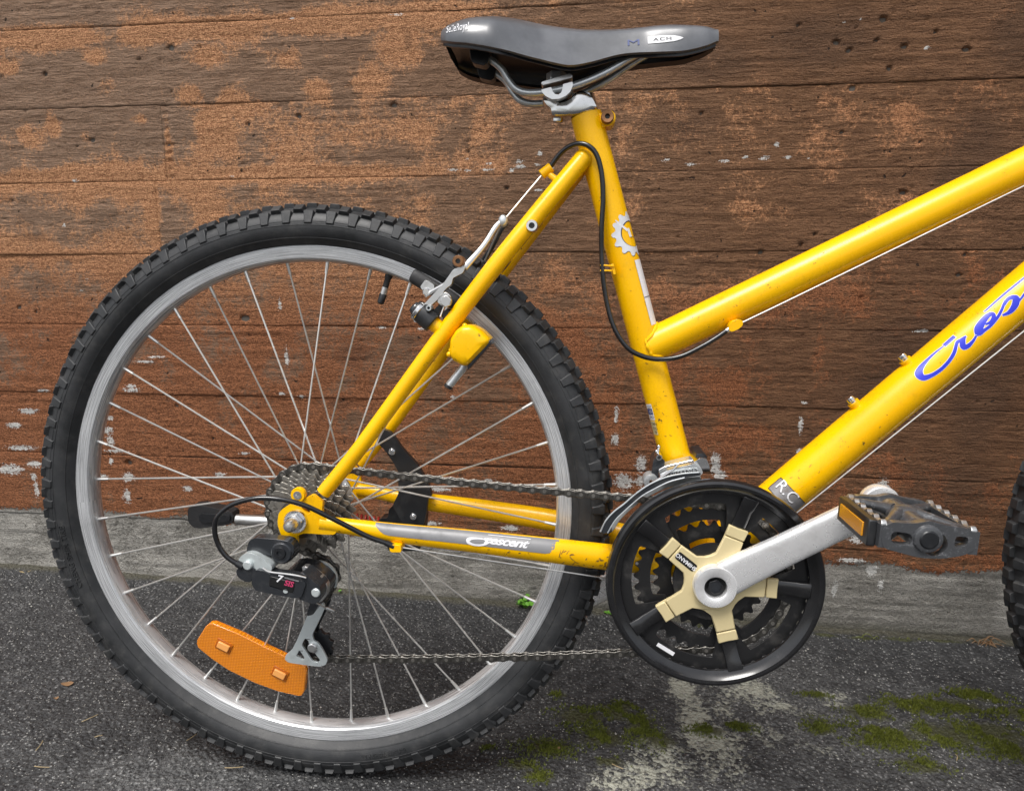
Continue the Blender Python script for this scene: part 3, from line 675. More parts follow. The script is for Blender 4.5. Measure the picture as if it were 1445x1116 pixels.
# ---- frame tubes
Y = 'yellow'
def axis(p0, p1, t): return (p0[0] + (p1[0] - p0[0]) * t, 0, p0[1] + (p1[1] - p0[1]) * t)
BB = (.4285, -.0608)
ST0, ST1 = (.3022, .4094), (.4243, -.0500)
st = MB().tube([(ST0[0], 0, ST0[1]), (ST1[0], 0, ST1[1])], .0160, 36, 1, cap=True)
seat_tube = st.build('seat_tube', Y, BIKE)
bbs = MB().cyl((BB[0], -.0345, BB[1]), (BB[0], .0345, BB[1]), .0205, None, 36).build('bottom_bracket_shell', Y, BIKE, .001)
TT0, TT1 = (.3660, .1720), (.9000, .4275)
top_tube = MB().tube([(TT0[0], 0, TT0[1]), (TT1[0], 0, TT1[1])], .0183, 36, 1).build('top_tube', Y, BIKE)
weld = MB()
# weld bead round the top tube where it meets the seat tube
_u = unit(vv((TT1[0] - TT0[0], 0, TT1[1] - TT0[1]))); _s = unit(vv((ST1[0] - ST0[0], 0, ST1[1] - ST0[1]))); _n = np.cross(_u, (0, 1, 0)); wp = []
for i in range(41):
    a = 2 * PI * i / 40; off = .0183 * (math.cos(a) * _n + math.sin(a) * vv((0, 1, 0)))
    P0 = vv((TT0[0], 0, TT0[1])) + off; t = 0
    for st_i in range(400):
        q = P0 + _u * t; d = q - vv((ST0[0], 0, ST0[1])); e = d - _s * np.dot(d, _s)
        if np.linalg.norm(e) > .0163 and np.dot(e, _u) > 0: break
        t += .00025
    wp.append(P0 + _u * t)
weld.tube(wp, [.0017 + .0005 * math.sin(i * 2.1) for i in range(41)], 8, 2, cap=False)
weld.build('weld_bead', Y, top_tube)
DT0, DT1 = (.4341, -.0571), (.9160, .3897)
down_tube = MB().tube([(DT0[0], 0, DT0[1]), (DT1[0], 0, DT1[1])], .0224, 40, 1).build('down_tube', Y, BIKE)
HT0, HT1 = (.9360, .3450), (.8940, .4750)
head = MB().tube([(HT0[0], 0, HT0[1]), (HT1[0], 0, HT1[1])], .0180, 28, 1).build('head_tube', Y, BIKE)
for s in (-1, 1):
    path = [(.0280, s * .0665, .0300), (.0700, s * .0600, .0790), (.1530, s * .0500, .1835), (.2060, s * .0430, .2530), (.2480, s * .0320, .3045), (.2990, s * .0135, .3650)]
    path = [(.0290, s * .0665, .0290), (.0720, s * .0605, .0800), (.1520, s * .0510, .1845), (.2085, s * .0420, .2560), (.2540, s * .0270, .3110), (.2985, s * .0110, .3640)]
    ss = MB().tube(path, [.0076, .0080, .0084, .0090, .0094, .0096], 22, 8).build('seatstay', Y, BIKE)
    if s < 0: near_ss = ss
    else: far_ss = ss
    MB().blob((.2990, s * .0108, .3646), (.0100, .0098, .0102), 20, 12).build('stay_cap', Y, ss)
    cp = [(.0240, s * .0660, -.0035), (.0560, s * .0640, -.0080), (.1000, s * .0600, -.0150), (.1800, s * .0560, -.0240), (.2650, s * .0500, -.0350), (.3300, s * .0400, -.0455), (.4150, s * .0270, -.0580)]
    cs = MB().tube(cp, [.0078, .0084, .0102, .0118, .0132, .0140, .0138], 24, 8, sq=[.8, .9, .9, .85, .8, .77, .78]).build('chainstay', Y, BIKE)
    if s < 0: near_cs = cs
    else: far_cs = cs
brg = MB().tube([(.2500, -.026, .3060), (.2500, .026, .3060)], .0060, 18, 1).build('stay_bridge', Y, BIKE)
MB().tube([(.3560, -.034, -.047), (.3560, .034, -.047)], .0065, 18, 1).build('stay_bridge', Y, BIKE)
# near dropout with its eyelet and hanger
DP = [(-0.0205,0),(-0.0189,0.0077),(-0.0142,0.0127),(-0.0063,0.0172),(0.0027,0.0206),(0.0094,0.0234),(0.0184,0.0284),(0.0247,0.0235),(0.0294,0.0203),(0.0279,0.0127),(0.0287,0.0061),(0.0332,-0.0004),(0.0396,-0.0036),(0.0448,-0.0079),(0.0401,-0.0146),(0.0314,-0.0147),(0.0073,-0.0134),(-0.0006,-0.0163),(-0.0007,-0.0229),(-0.0017,-0.0313),(-0.0072,-0.0342),(-0.0137,-0.0332),(-0.0145,-0.0276),(-0.0108,-0.022),(-0.0172,-0.0176),(-0.0186,-0.0132),(-0.0207,-0.0055)]
HO = [(0.0056,0.0146),(0.0134,0.0163),(0.0152,0.0103),(0.014,0.007),(0.0103,0.0092)]
dro = MB().prism(round_poly(DP, .25, 2), -.0705, -.0645, [round_poly(HO, .25, 2)]).build('dropout', Y, BIKE, .0010)
ey = [(0.0039,0.0282)]
MB().lathe([(.0030, -.0735), (.0072, -.0735), (.0076, -.0728), (.0076, -.0668), (.0072, -.066), (.0030, -.066)], ey[0], 26).build('eyelet', Y, dro)
MB().disc([(.0008, -.0725), (.0018, -.0742), (.0044, -.0742), (.0044, -.067)], ey[0], 18).build('eyelet_bolt', 'alu', dro)
MB().prism([(p[0], p[1]) for p in round_poly(DP, .25, 2)], .0645, .0705).build('dropout', Y, BIKE, .001)

# seat clamp, cable stops, bosses
col_c = vv((ST0[0], 0, ST0[1]))
CB = (0.3234,-0.014,0.4037)
collar = MB().tube([(CB[0] + .0005, -.012, CB[2]), (CB[0] + .0005, .012, CB[2])], .0080, 22, 1).box((CB[0] - .008, 0, CB[2] - .001), .016, .020, .013, -.25).build('seat_clamp_lug', Y, seat_tube, .001)
MB().lathe([(.0026, -.0195), (.0058, -.0200), (.0064, -.0190), (.0064, -.0115), (.0026, -.0115)], (CB[0], CB[2]), 24).build('clamp_bolt', 'rust', seat_tube)
MB().cyl((CB[0], -.0150, CB[2]), (CB[0], -.0140, CB[2]), .0034, None, 6).build('bolt_socket', 'black_decal', seat_tube)
for px in ((0.5775,0,0.1132), (0.6267,0,0.1572)):
    n = vv((-.680, 0, .733)); c = vv(px) - n * .004
    MB().tube([c - n * .004, c + n * .0035], .0062, 18, 1).build('boss_weld', Y, down_tube)
    MB().tube([c + n * .001, c + n * .0062], .0043, 18, 1).tube([c + n * .0062, c + n * .0105], [.0050, .0047], 18, 1).build('bottle_boss', 'chrome', down_tube, .0004)
# brake cable: stop on the near stay, housing loop, stop on the top tube, bare wire
stp = MB().tube([(0.2754,-0.012,0.342), (0.2616,-0.008,0.3536)], [.0038, .0030], 14, 1, sq=.7).tube([(0.2564,-0.008,0.3509), (0.2667,-0.008,0.3583)], .0052, 16, 1)
stp.build('cable_stop', Y, near_ss, .0005)
HS = [(0.266,-0.008,0.3591),(0.2741,-0.01,0.369),(0.2829,-0.014,0.3756),(0.2936,-0.019,0.3785),(0.3042,-0.022,0.3755),(0.3126,-0.023,0.3662),(0.3175,-0.023,0.3482),(0.319,-0.022,0.3241),(0.3176,-0.021,0.2963),(0.3176,-0.02,0.2717),(0.319,-0.02,0.2467),(0.3234,-0.02,0.2178),(0.3313,-0.022,0.1924),(0.3436,-0.023,0.1741),(0.3581,-0.023,0.1652),(0.3761,-0.023,0.1614),(0.3976,-0.023,0.1641),(0.4188,-0.023,0.1741),(0.4343,-0.022,0.1833),(0.4442,-0.021,0.1903)]
hs = MB().tube(HS, .0026, 14, 6).build('cable_housing', 'gloss', BIKE)
MB().tube([HS[0], (0.2623,-0.008,0.3557)], .0030, 14, 1).build('ferrule', 'chrome', hs)
MB().tube([(0.4435,-0.021,0.1896), (0.449,-0.021,0.1931)], .0029, 14, 1).build('ferrule', 'chrome', hs)
ts = MB().prism(round_poly([(0.445,0.1952),(0.4477,0.1995),(0.4539,0.2016),(0.4582,0.2001),(0.459,0.1958),(0.4549,0.1915),(0.4479,0.1887),(0.4451,0.1902)], .3, 2), -.0265, -.0150).build('cable_stop', Y, top_tube, .0016)
MB().tube([(0.449,-0.021,0.1931), (0.4961,-0.017,0.2152), (0.7233,-0.012,0.3256), (.86, -.012, .385)], .00085, 8, 1).build('brake_cable', 'spoke', top_tube)
clp = (0.3191,-0.017,0.2554)
MB().box((clp[0] + .004, -.0195, clp[2] + .002), .014, .005, .0018, -.1).box((clp[0] + .003, -.0195, clp[2] - .003), .012, .005, .0018, -.05).box((clp[0] + .0105, -.0175, clp[2] - .002), .003, .006, .011, .25).build('cable_clip', Y, seat_tube, .0004)
MB().tube([(0.2564,-0.008,0.3502), (0.2188,-0.02,0.306)], .00085, 8, 1).build('brake_cable', 'spoke', near_ss)
# threaded eyelet on the seatstay
e0 = (0.2481,-0.036,0.2975)
MB().lathe([(.0030, -.0425), (.0054, -.0425), (.0060, -.0415), (.0060, -.0300), (.0030, -.0300)], (e0[0], e0[2]), 24).build('rack_boss', 'chrome', near_ss)
MB().cyl((e0[0], -.0412, e0[2]), (e0[0], -.030, e0[2]), .0031).build('boss_bore', 'black_decal', near_ss)
# shift cables below the down tube
MB().tube([(0.5129,-0.014,-0.01), (0.7327,-0.014,0.1858), (.885, -.0140, .3290)], .00085, 8, 1).tube([(.4380, .006, -.0820), (.60, .010, .0635), (.885, .010, .3290)], .00085, 8, 1).build('shift_cable', 'spoke', down_tube)

# ---- frame lock welded on the near seatstay
lk = MB()
lp = [vv((0.1677,-0.05,0.1865)), vv((0.2007,-0.05,0.1725))]
la = unit(vv((0.1887,-0.056,0.1789)) - vv((0.1723,-0.052,0.1852)))
c0 = vv((0.165,-0.047,0.1892)); c1 = vv((0.2019,-0.047,0.1773))
LP = [(0.1656,0.1769),(0.1666,0.1869),(0.1726,0.1961),(0.1799,0.201),(0.1892,0.2009),(0.1977,0.1958),(0.2068,0.1865),(0.206,0.1823),(0.1839,0.1603),(0.1788,0.1596),(0.1688,0.1654),(0.1654,0.1712)]
lock = MB()
rings = []
for y, sc, in ((-.066, .80), (-.0695, .62), (-.0708, .40)): pass
cxy = np.mean(np.array(LP), axis=0); rp = round_poly(LP, .3, 3)
for y, sc in ((-.030, .96), (-.055, 1.0), (-.063, .985), (-.0675, .92), (-.0700, .78), (-.0706, .50)):
    rings.append([(cxy[0] + (p[0] - cxy[0]) * sc, y, cxy[1] + (p[1] - cxy[1]) * sc) for p in rp])
lock.loft(rings)
lock_o = lock.build('frame_lock', Y, BIKE)
wb = MB()
for i in range(8):
    t = i / 7; q = vv((0.1641,-0.057,0.1713)) * (1 - t) + vv((0.1804,-0.055,0.1995)) * t
    wb.blob(q, (.0030, .0026, .0030), 10, 6)
wb.build('weld_bead', Y, lock_o)
ep = [(0.2063,-0.052,0.1862), (0.1833,-0.052,0.1599), (0.1834,-0.044,0.1554), (0.2081,-0.044,0.1821)]
MB().prism([(p[0], p[2]) for p in ep], -.064, -.036).build('lock_plate', 'dark_der', lock_o, .0008)
MB().tube([(0.1809,-0.045,0.1665), (0.1755,-0.045,0.1556), (0.1595,-0.045,0.1366)], [.0042, .0042, .0042], 16, 1).build('lock_bolt', 'rail', lock_o, .0005)
MB().tube([(0.161,-0.045,0.1388), (0.1591,-0.045,0.1359)], .0046, 16, 1).build('bolt_tip', 'black', lock_o, .0005)

# ---- lettering and transfers on the frame
def tube_map(p0, p1, R, lift, up):
    a = vv((p0[0], 0, p0[1])); u = unit(vv((p1[0] - p0[0], 0, p1[1] - p0[1]))); n = np.cross((0, 1, 0), u)
    if np.dot(n, up) < 0: n = -n
    def f(U, V_):
        U /= 1000.; V_ /= 1000.; t = V_ / R
        return a + u * U + (R + lift) * (math.sin(t) * n + math.cos(t) * vv((0, -1, 0)))
    return f
LET = [
 [(319.23,17.84,1.06),(309.46,18.33,1.86),(298.86,17.75,2.92),(289.28,16.09,5.04),(283.30,12.47,7.43),(283.49,7.01,5.84),(290.54,3.78,3.98),(300.36,2.44,3.45),(311.29,3.50,3.32),(320.17,6.38,3.18),(326.41,10.13,2.92),(330.29,12.39,2.65),(334.13,11.90,1.86)],
 [(319.73,17.97,3.58),(332.88,18.28,3.58)],
 [(328.69,11.75,1.86),(334.72,11.28,3.18),(339.53,11.16,1.59)],
 [(338.26,11.11,1.59),(333.17,8.78,4.78),(330.41,5.03,5.31),(333.95,2.94,4.25),(340.65,3.55,2.65),(346.46,5.43,1.86)],
 [(346.94,5.67,3.45),(352.27,8.95,7.17),(359.76,11.55,6.10),(366.80,12.69,4.78),(371.08,11.56,3.72),(369.71,8.14,3.72),(364.18,6.50,2.92),(359.46,7.95,1.86)],
 [(348.45,6.91,6.10),(350.56,5.30,5.31),(355.48,4.41,3.18),(360.66,3.96,2.92),(367.50,4.73,2.65),(374.02,6.37,2.65),(379.88,8.70,2.39),(384.54,11.01,2.39),(388.88,12.50,2.92)],
 [(384.48,10.60,2.12),(390.80,12.34,3.18),(395.09,10.74,4.51),(395.62,7.67,6.10),(391.50,4.28,6.10),(386.12,2.57,5.04),(381.24,2.46,3.45),(376.22,4.27,1.86)],
 [(392.32,5.18,2.12),(397.64,4.88,1.86),(405.35,6.79,1.86),(411.28,9.07,2.65)],
 [(368.48,17.87,1.33),(392.60,18.47,1.86),(415.40,17.88,2.12),(440.95,17.54,2.39)],
]
dmap = tube_map((.4341, -.0571), (.7375, .2242), .0224, .00016, (0, 0, 1))
dmap2 = tube_map((.4341, -.0571), (.7375, .2242), .0224, .00030, (0, 0, 1))
u1 = LET[6][3][0] - LET[4][2][0]
def shift(P, du, dv=0): return [(p[0] + du, p[1] + dv, p[2]) for p in P]
sp_c = LET[7][-1][0] - LET[5][0][0]
MORE = [shift(LET[4][:3], sp_c), shift(LET[5], sp_c), shift(LET[4], sp_c * 1.62), shift(LET[5], sp_c * 1.62)]
un = LET[5][-1][0] + sp_c * 1.62; vb = LET[3][2][1]; vt = LET[3][0][1]
MORE += [[(un, vt, 2.2), (un + 3, vt - 5, 3), (un + 2, vb, 3)], [(un + 2, vb, 2.5), (un + 9, vt, 3.5), (un + 13, vt - 4, 4.5), (un + 13, vb, 4.5), (un + 18, vb - .5, 2.5), (un + 24, vb + 5, 2)], [(un + 26, vt + 12, 4), (un + 25, vt, 4.5), (un + 26, vb + 1, 4.5), (un + 32, vb, 2.5), (un + 38, vb + 5, 2)]]
strokes(LET + MORE, dmap, .45).build('lettering_outline', 'white', down_tube)
strokes(LET + MORE, dmap2, 0).build('lettering', 'blue', down_tube)
# badge near the bottom bracket
def quad_on(f, u0, u1, v0, v1, nu=4, nv=10, cut=0.):
    mb = MB(); rings = []
    for i in range(nu + 1):
        uu = u0 + (u1 - u0) * i / nu; inset = cut if i in (0, nu) else 0
        rings.append([f(uu, v0 + inset + (v1 - v0 - 2 * inset) * j / nv) for j in range(nv + 1)])
    return mb.loft(rings, cap=False, close=False)
bd = [(105.50,34.34),(100.11,10.06),(112.34,8.55),(112.36,34.34)]
bu0, bu1 = bd[0][0] - 8, bd[2][0] + 1.5
quad_on(dmap, bu0 - .8, bu1 + .8, -20, 24, 6, 20, .6).build('badge_border', 'black_decal', down_tube)
dmap3 = tube_map((.4341, -.0571), (.7375, .2242), .0224, .00045, (0, 0, 1))
quad_on(dmap2, bu0, bu1, -19, 23, 6, 20, .6).build('badge', 'badge', down_tube)
letter('badge_lettering', 'R.C', .0170, lambda x, y, z: dmap3((bu0 + bu1) / 2 + 2.4 + y * 1000, 6.6 - x * 1000), 'black_decal', down_tube)
letter('badge_lettering', 'R.C', .0170, lambda x, y, z: tube_map((.4341, -.0571), (.7375, .2242), .0224, .0006, (0, 0, 1))((bu0 + bu1) / 2 + 3.0 + y * 1000, 7.2 - x * 1000), 'white', down_tube)
# seat tube: half-round cog transfer, stripe and sticker
smap = tube_map((.3016, .4117), (.3968, .0535), .0160, .00016, (1, 0, 0))
smap2 = tube_map((.3016, .4117), (.3968, .0535), .0160, .00030, (1, 0, 0))
gc = (130.0, 16.2); rings = []; rim2 = []
NT_ = 13
for i in range(NT_ * 8 + 1):
    a = 2 * PI * i / (NT_ * 8); ph = (i % 8)
    ro = 17.6 if ph in (0, 1, 2, 7) else 14.6
    ro = {0: 23.2, 1: 23.2, 2: 22.2, 3: 20.0, 4: 19.2, 5: 19.2, 6: 20.0, 7: 22.2}[ph]
    rings.append([smap2(gc[0] - rr * math.cos(a), gc[1] + rr * math.sin(a)) for rr in (13.6, 15.6, 17.8, ro)])
    rim2.append([smap(gc[0] - rr * math.cos(a) + .35, gc[1] + rr * math.sin(a) + .35) for rr in (13.0, 15.6, 17.8, ro + .35)])
MB().loft(rim2, False, False).build('cog_decal_edge', 'dark_decal', seat_tube)
MB().loft(rings, False, False).build('cog_decal', 'silver_decal', seat_tube)
strokes([[(113, 1, 1.0), (119, 5, 2.0), (126, 11, 2.6)], [(124, 12.5, 3.6), (133, 13.5, 3.6)]], smap2).build('cog_decal_letter', 'white', seat_tube)
strokes([[(133.6, 13, .5), (133.8, 22, .5)]], smap2).build('cog_decal_edge', 'dark_decal', seat_tube)
quad_on(smap, 157, 226, 10.4, 24, 10, 8).build('white_stripe', 'white', seat_tube)
quad_on(smap, 157, 226, 10.1, 10.4, 10, 1).build('stripe_edge', 'dark_decal', seat_tube)
quad_on(smap2, 196, 196.7, 10.4, 24, 1, 8).build('stripe_mark', 'dark_decal', seat_tube)
s0, s1 = 306, 345
quad_on(smap, s0, s0 + 17.5, -22, -12.2, 4, 8).build('sticker', 'white', seat_tube)
quad_on(smap2, s0 + 5, s0 + 11.5, -22, -12.8, 4, 8).build('sticker_band', 'slate', seat_tube)
quad_on(smap, s0 + 18.5, s0 + 34, -22, -13.2, 4, 8).build('sticker', 'gold', seat_tube)
for k, tx in ((3.0, 'OF'), (8.2, 'O'), (14.5, 'MO'), (22, 'TAN'), (27, 'TIG'), (31, 'III')):
    letter('sticker_lettering', tx, .0044, lambda x, y, z, k=k: tube_map((.3016, .4117), (.3968, .0535), .0160, .00045, (1, 0, 0))(s0 + k - y * 1000, -15.6 + x * 1000), 'white' if tx == 'O' else 'black_decal', seat_tube)
# chainstay film with script
film_top = [(0.0848,-0.0014),(0.096,-0.0024),(0.1071,-0.0033),(0.1513,-0.007),(0.2097,-0.0124),(0.2529,-0.0162),(0.2758,-0.0184)]
film_bot = [(0.0848,-0.0016),(0.092,-0.0077),(0.1008,-0.0118),(0.1511,-0.0148),(0.2095,-0.0203),(0.2564,-0.0259),(0.2744,-0.02)]
rp_cs = MB().mesh
def cs_front_y(x):
    xs_ = [.024, .056, .100, .180, .265, .330, .415]; ys_ = [.066, .064, .060, .056, .050, .040, .027]; rs = [.0062, .0076, .0090, .0101, .0106, .0108, .0108]
    return -(np.interp(x, xs_, ys_) + np.interp(x, xs_, rs))
CSX = [.024, .056, .100, .180, .265, .330, .415]; CSZ = [-.0035, -.0080, -.0150, -.0240, -.0350, -.0455, -.0580]
CSY = [.066, .064, .060, .056, .050, .040, .027]; CSA = [.0078, .0084, .0102, .0118, .0132, .0140, .0138]; CSB = [.0062, .0076, .0090, .0101, .0106, .0108, .0108]
_cp = catmull([(x, -y, z) for x, y, z in zip(CSX, CSY, CSZ)], 8); _ti = np.linspace(0, 1, len(_cp)); _tk = np.linspace(0, 1, 7)
_ca = np.interp(_ti, _tk, CSA); _cb = _ca * np.interp(_ti, _tk, [.8, .9, .9, .85, .8, .77, .78])
def cs_map(x, v, lift=.0003):
    """point on the near face of the chainstay: x along, v (-1..1) from lower to upper edge"""
    yc = np.interp(x, _cp[:, 0], _cp[:, 1]); zc = np.interp(x, _cp[:, 0], _cp[:, 2]); a = np.interp(x, _cp[:, 0], _ca); b = np.interp(x, _cp[:, 0], _cb)
    t = v * PI / 2
    return (x, yc - (b + lift) * math.cos(t), zc + (a + lift) * math.sin(t))
fx0, fx1 = .0830, .2730; rings = []
for i in range(41):
    t = i / 40; x = fx0 + (fx1 - fx0) * t
    lo = -.02 + .55 * max(0, 1 - t / .07) ** 2 + .70 * max(0, (t - .93) / .07) ** 2
    rings.append([cs_map(x, lo + (.86 - lo) * j / 10) for j in range(11)])
MB().loft(rings, False, False).build('chainstay_film', 'grey_decal', near_cs)
allL = LET[:7] + [LET[7][:2]] + MORE
us = [p[0] for P in allL for p in P]; ua, ub = min(us), max(us); vm = np.mean([p[1] for p in LET[3]])
tx0, tx1 = .1760, .2470
def csl(u, v_):
    x = tx0 + (u - ua) / (ub - ua) * (tx1 - tx0); a = np.interp(x, _cp[:, 0], _ca)
    return cs_map(x, .36 + (v_ - vm) / 1000. * .34 / a * .62, .0006)
letter('chainstay_lettering', 'rescent', .0130, lambda x, y, z: cs_map(.2175 + x * 1.22, .34 + y / .0135 * .62, .0006), 'white', near_cs, shear=.45, bold=.00035, space=.92)
strokes([shift(P, 0) for P in LET[:2]], lambda u, v_: cs_map(.1800 + (u - ua) / 1000. * .46, .30 + (v_ - LET[0][4][1]) / 1000. * .50 / .0135 * .62 - .06, .0006), .7).build('chainstay_lettering', 'white', near_cs)
strokes([[(0, 0, 1), (44, 0, 1)]], lambda u, v_: cs_map(.2000 + u / 1000., .66 + v_ / 1000. * 40, .0006), 0).build('chainstay_lettering', 'white', near_cs)

# fine scratches and scuffs in the paint
rs = random.Random(21)
def scratches(f, n, u0, u1, v0, v1, l, slope):
    P = []
    for i in range(n):
        u = rs.uniform(u0, u1); v_ = rs.uniform(v0, v1); a = rs.gauss(slope, .5); q = l * rs.uniform(.3, 1.4); w = rs.uniform(.18, .55)
        P.append([(u, v_, w), (u + q * .5 * math.cos(a), v_ + q * .5 * math.sin(a) + rs.uniform(-.3, .3), w * 1.4), (u + q * math.cos(a), v_ + q * math.sin(a), w * .4)])
    return strokes(P, f, 0, 3)
M['scuff'] = simple('scraped paint', (.16, .085, .02), .6)
for mb_, par in ((scratches(dmap2, 16, 78, 150, -14, 20, 3.5, .5), down_tube), (scratches(dmap2, 12, 150, 420, -20, 22, 1.6, .2), down_tube),
                 (scratches(smap2, 12, 255, 345, -8, 14, 3.0, 1.0), seat_tube), (scratches(smap2, 8, 30, 240, -14, 10, 1.8, .5), seat_tube),
                 (scratches(lambda u, v_: cs_map(u / 1000., v_ / 10., .0003), 26, 272, 325, -6, 2, 4.0, .15), near_cs), (scratches(lambda u, v_: cs_map(u / 1000., v_ / 10., .0003), 14, 40, 270, -7, -1, 2.5, .1), near_cs),
                 (scratches(tube_map(TT0, TT1, .0183, .0003, (0, 0, 1)), 12, 60, 420, -16, 16, 2.0, .3), top_tube)):
    tag(mb_.build('paint_scratches', 'scuff', par), kind='stuff')
def ss_pt(u, v_):
    k_ = np.interp(u, [0, 1], [0, 1]); a_, b_ = vv((.1520, -.0510, .1845)), vv((.2540, -.0270, .3110)); c_ = a_ + (b_ - a_) * k_
    ax_ = unit(b_ - a_); n_ = unit(np.cross(ax_, (0, 1, 0))); n_ = n_ if n_[0] > 0 else -n_; t = v_ * PI / 2
    return c_ + (.0096) * (math.sin(t) * n_ + math.cos(t) * unit(np.cross(ax_, n_) * (1 if np.cross(ax_, n_)[1] < 0 else -1)))
chip = []
for u, v_, lu, w in ((.82, .55, .05, .25), (.80, .62, .04, .2), (.66, .35, .015, .12), (.60, .72, .03, .18), (.52, .30, .01, .10), (.40, .8, .02, .12)):
    chip.append([(u, v_, w * .4), (u + lu * .5, v_ + .02, w), (u + lu, v_, w * .3)])
tag(strokes(chip, ss_pt, 0, 4).build('paint_scratches', 'scuff', near_ss), kind='stuff')

# ---- front end: fork, headset, stem, handlebar (right of the picture)
fk = MB().tube([(.9310, 0, .480), (.9475, 0, .3200)], .0140, 20, 1)
fork = MB()
fork.tube([(.9420, -.034, .320), (.9420, .034, .320)], .0150, 20, 1)
for s in (-1, 1): fork.tube([(.9440, s * .034, .330), (.9800, s * .045, .2100), (1.0240, s * .050, .0800), (1.0700, s * .052, -.0430)], [.0140, .0135, .0110, .0080], 20, 6)
forko = fork.build('fork', Y, BIKE)
MB().cyl((1.070, -.062, -.043), (1.070, .062, -.043), .0048).cyl((1.070, -.058, -.040), (1.070, -.066, -.040), .0095, None, 6).cyl((1.070, .058, -.040), (1.070, .066, -.040), .0095, None, 6).build('axle', 'chrome', forko)
MB().tube([(.8935, 0, .477), (.8890, 0, .492)], .0195, 24, 1).tube([(.8890, 0, .492), (.8650, 0, .560)], .0125, 20, 1).tube([(.8690, 0, .548), (.9300, 0, .5900)], .0140, 20, 1).build('stem', 'black', BIKE, .0008)
hb = MB().tube([(.930, -.290, .608), (.928, -.15, .592), (.930, 0, .590), (.928, .15, .592), (.930, .290, .608)], .0120, 20, 6).build('handlebar', 'black', BIKE)
for s in (-1, 1): MB().tube([(.930, s * .180, .5945), (.930, s * .292, .608)], .0160, 20, 1).build('grip', 'rubber', hb, .001)

# ---- kickstand on the far stays
KP = [(0.066,0.0768),(0.0739,0.0739),(0.0794,0.0674),(0.0875,0.0545),(0.1041,0.0358),(0.1136,0.0199),(0.119,0.0083),(0.1212,-0.0034),(0.1164,-0.0064),(0.1144,-0.0211),(0.1095,-0.0389),(0.1043,-0.0397),(0.0883,-0.0392),(0.0826,-0.0348),(0.08,-0.026),(0.0745,-0.0186),(0.0747,-0.0127),(0.0818,0.0006),(0.0817,0.0167),(0.0823,0.0255),(0.0767,0.0371),(0.0672,0.0515),(0.0574,0.0616),(0.0599,0.0674)]
ks = MB().prism(round_poly(KP, .2, 2), .0380, .0450).build('kickstand_bracket', 'black', BIKE, .0015)
K2 = [(0.046,-0.0448),(0.0508,-0.0394),(0.0599,-0.0385),(0.0619,-0.0277),(0.0682,-0.0215),(0.1071,-0.0287),(0.1048,-0.0517),(0.0994,-0.0796),(0.0597,-0.0818),(0.0557,-0.0679),(0.0548,-0.0524)]
MB().prism(round_poly(K2, .2, 2), .0640, .0860).build('kickstand_pivot', 'black', ks, .0015)
for q in ((0.0761,0.036,0.0502), (0.0985,0.036,-0.0277)):
    MB().cyl((q[0], .0355, q[2]), (q[0], .0400, q[2]), .0040).cyl((q[0], .0335, q[2]), (q[0], .0360, q[2]), .0026).build('bracket_bolt', 'chrome', ks, .0004)
MB().tube([(0.0627,0.078,-0.0558), (-0.0599,0.078,-0.0502), (-0.1395,0.078,-0.0471)], .0068, 18, 1).build('kickstand_leg', 'alu', ks)
FP = [(-0.139,-0.0349),(-0.1413,-0.0512),(-0.1855,-0.0572),(-0.1936,-0.0554),(-0.1995,-0.0485),(-0.1986,-0.0321),(-0.1937,-0.0274),(-0.1806,-0.0261),(-0.1691,-0.029)]
MB().prism(round_poly(FP, .25, 2), .0690, .0880).build('rubber_foot', 'rubber', ks, .003)
FG = [(-0.1416,-0.0384),(-0.1433,-0.0466),(-0.173,-0.0493),(-0.1823,-0.0471),(-0.1841,-0.0401),(-0.1791,-0.0365),(-0.1697,-0.0369)]
MB().prism(round_poly(FG, .25, 2), .0665, .0700).build('foot_groove', 'black', ks, .001)
spr = []
_a = vv((0.0176,0.074,-0.0424)); _b = vv((0.0551,0.074,-0.0474))
for i in range(90):
    t = i / 89; c = _a + (_b - _a) * t; a = t * 2 * PI * 7
    spr.append(c + vv((0, math.cos(a) * .0052, math.sin(a) * .0052)))
MB().tube(spr, .0013, 6, 1).build('return_spring', 'red', ks)

# ---- saddle and seatpost
TOPS = [(0.1604,-0.025,0.4864),(0.1657,-0.03,0.4885),(0.1738,-0.036,0.4907),(0.1917,-0.038,0.494),(0.2226,-0.036,0.4942),(0.2471,-0.033,0.492),(0.2777,-0.028,0.487),(0.3045,-0.022,0.4851),(0.3391,-0.016,0.486),(0.3772,-0.012,0.4881),(0.3985,-0.011,0.4874),(0.4191,-0.01,0.4858),(0.429,-0.008,0.4837)]
BOTS = [(0.1634,-0.05,0.4731),(0.1696,-0.058,0.47),(0.1779,-0.063,0.4671),(0.1954,-0.068,0.4635),(0.2251,-0.066,0.4574),(0.2485,-0.06,0.4518),(0.2781,-0.05,0.4464),(0.2901,-0.045,0.4463),(0.3084,-0.038,0.4507),(0.3386,-0.028,0.4594),(0.3765,-0.022,0.4614),(0.3977,-0.02,0.4621),(0.4184,-0.017,0.4666),(0.4299,-0.012,0.4718)]
def col(T, i): return np.array([p[i] for p in T])
def smooth_interp(x, xp, fp):
    C = catmull(list(zip(xp, fp)), 10); return np.interp(x, C[:, 0], C[:, 1])
sx0, sx1 = BOTS[0][0], BOTS[-1][0] + .0015
stations = np.concatenate([[sx0], np.linspace(sx0 + .002, sx1 - .002, 60), [sx1]])
SW = smooth_interp(stations, col(BOTS, 0), -col(BOTS, 1)); SE = smooth_interp(stations, col(BOTS, 0), col(BOTS, 2)); SZ = smooth_interp(stations, col(TOPS, 0), col(TOPS, 2))
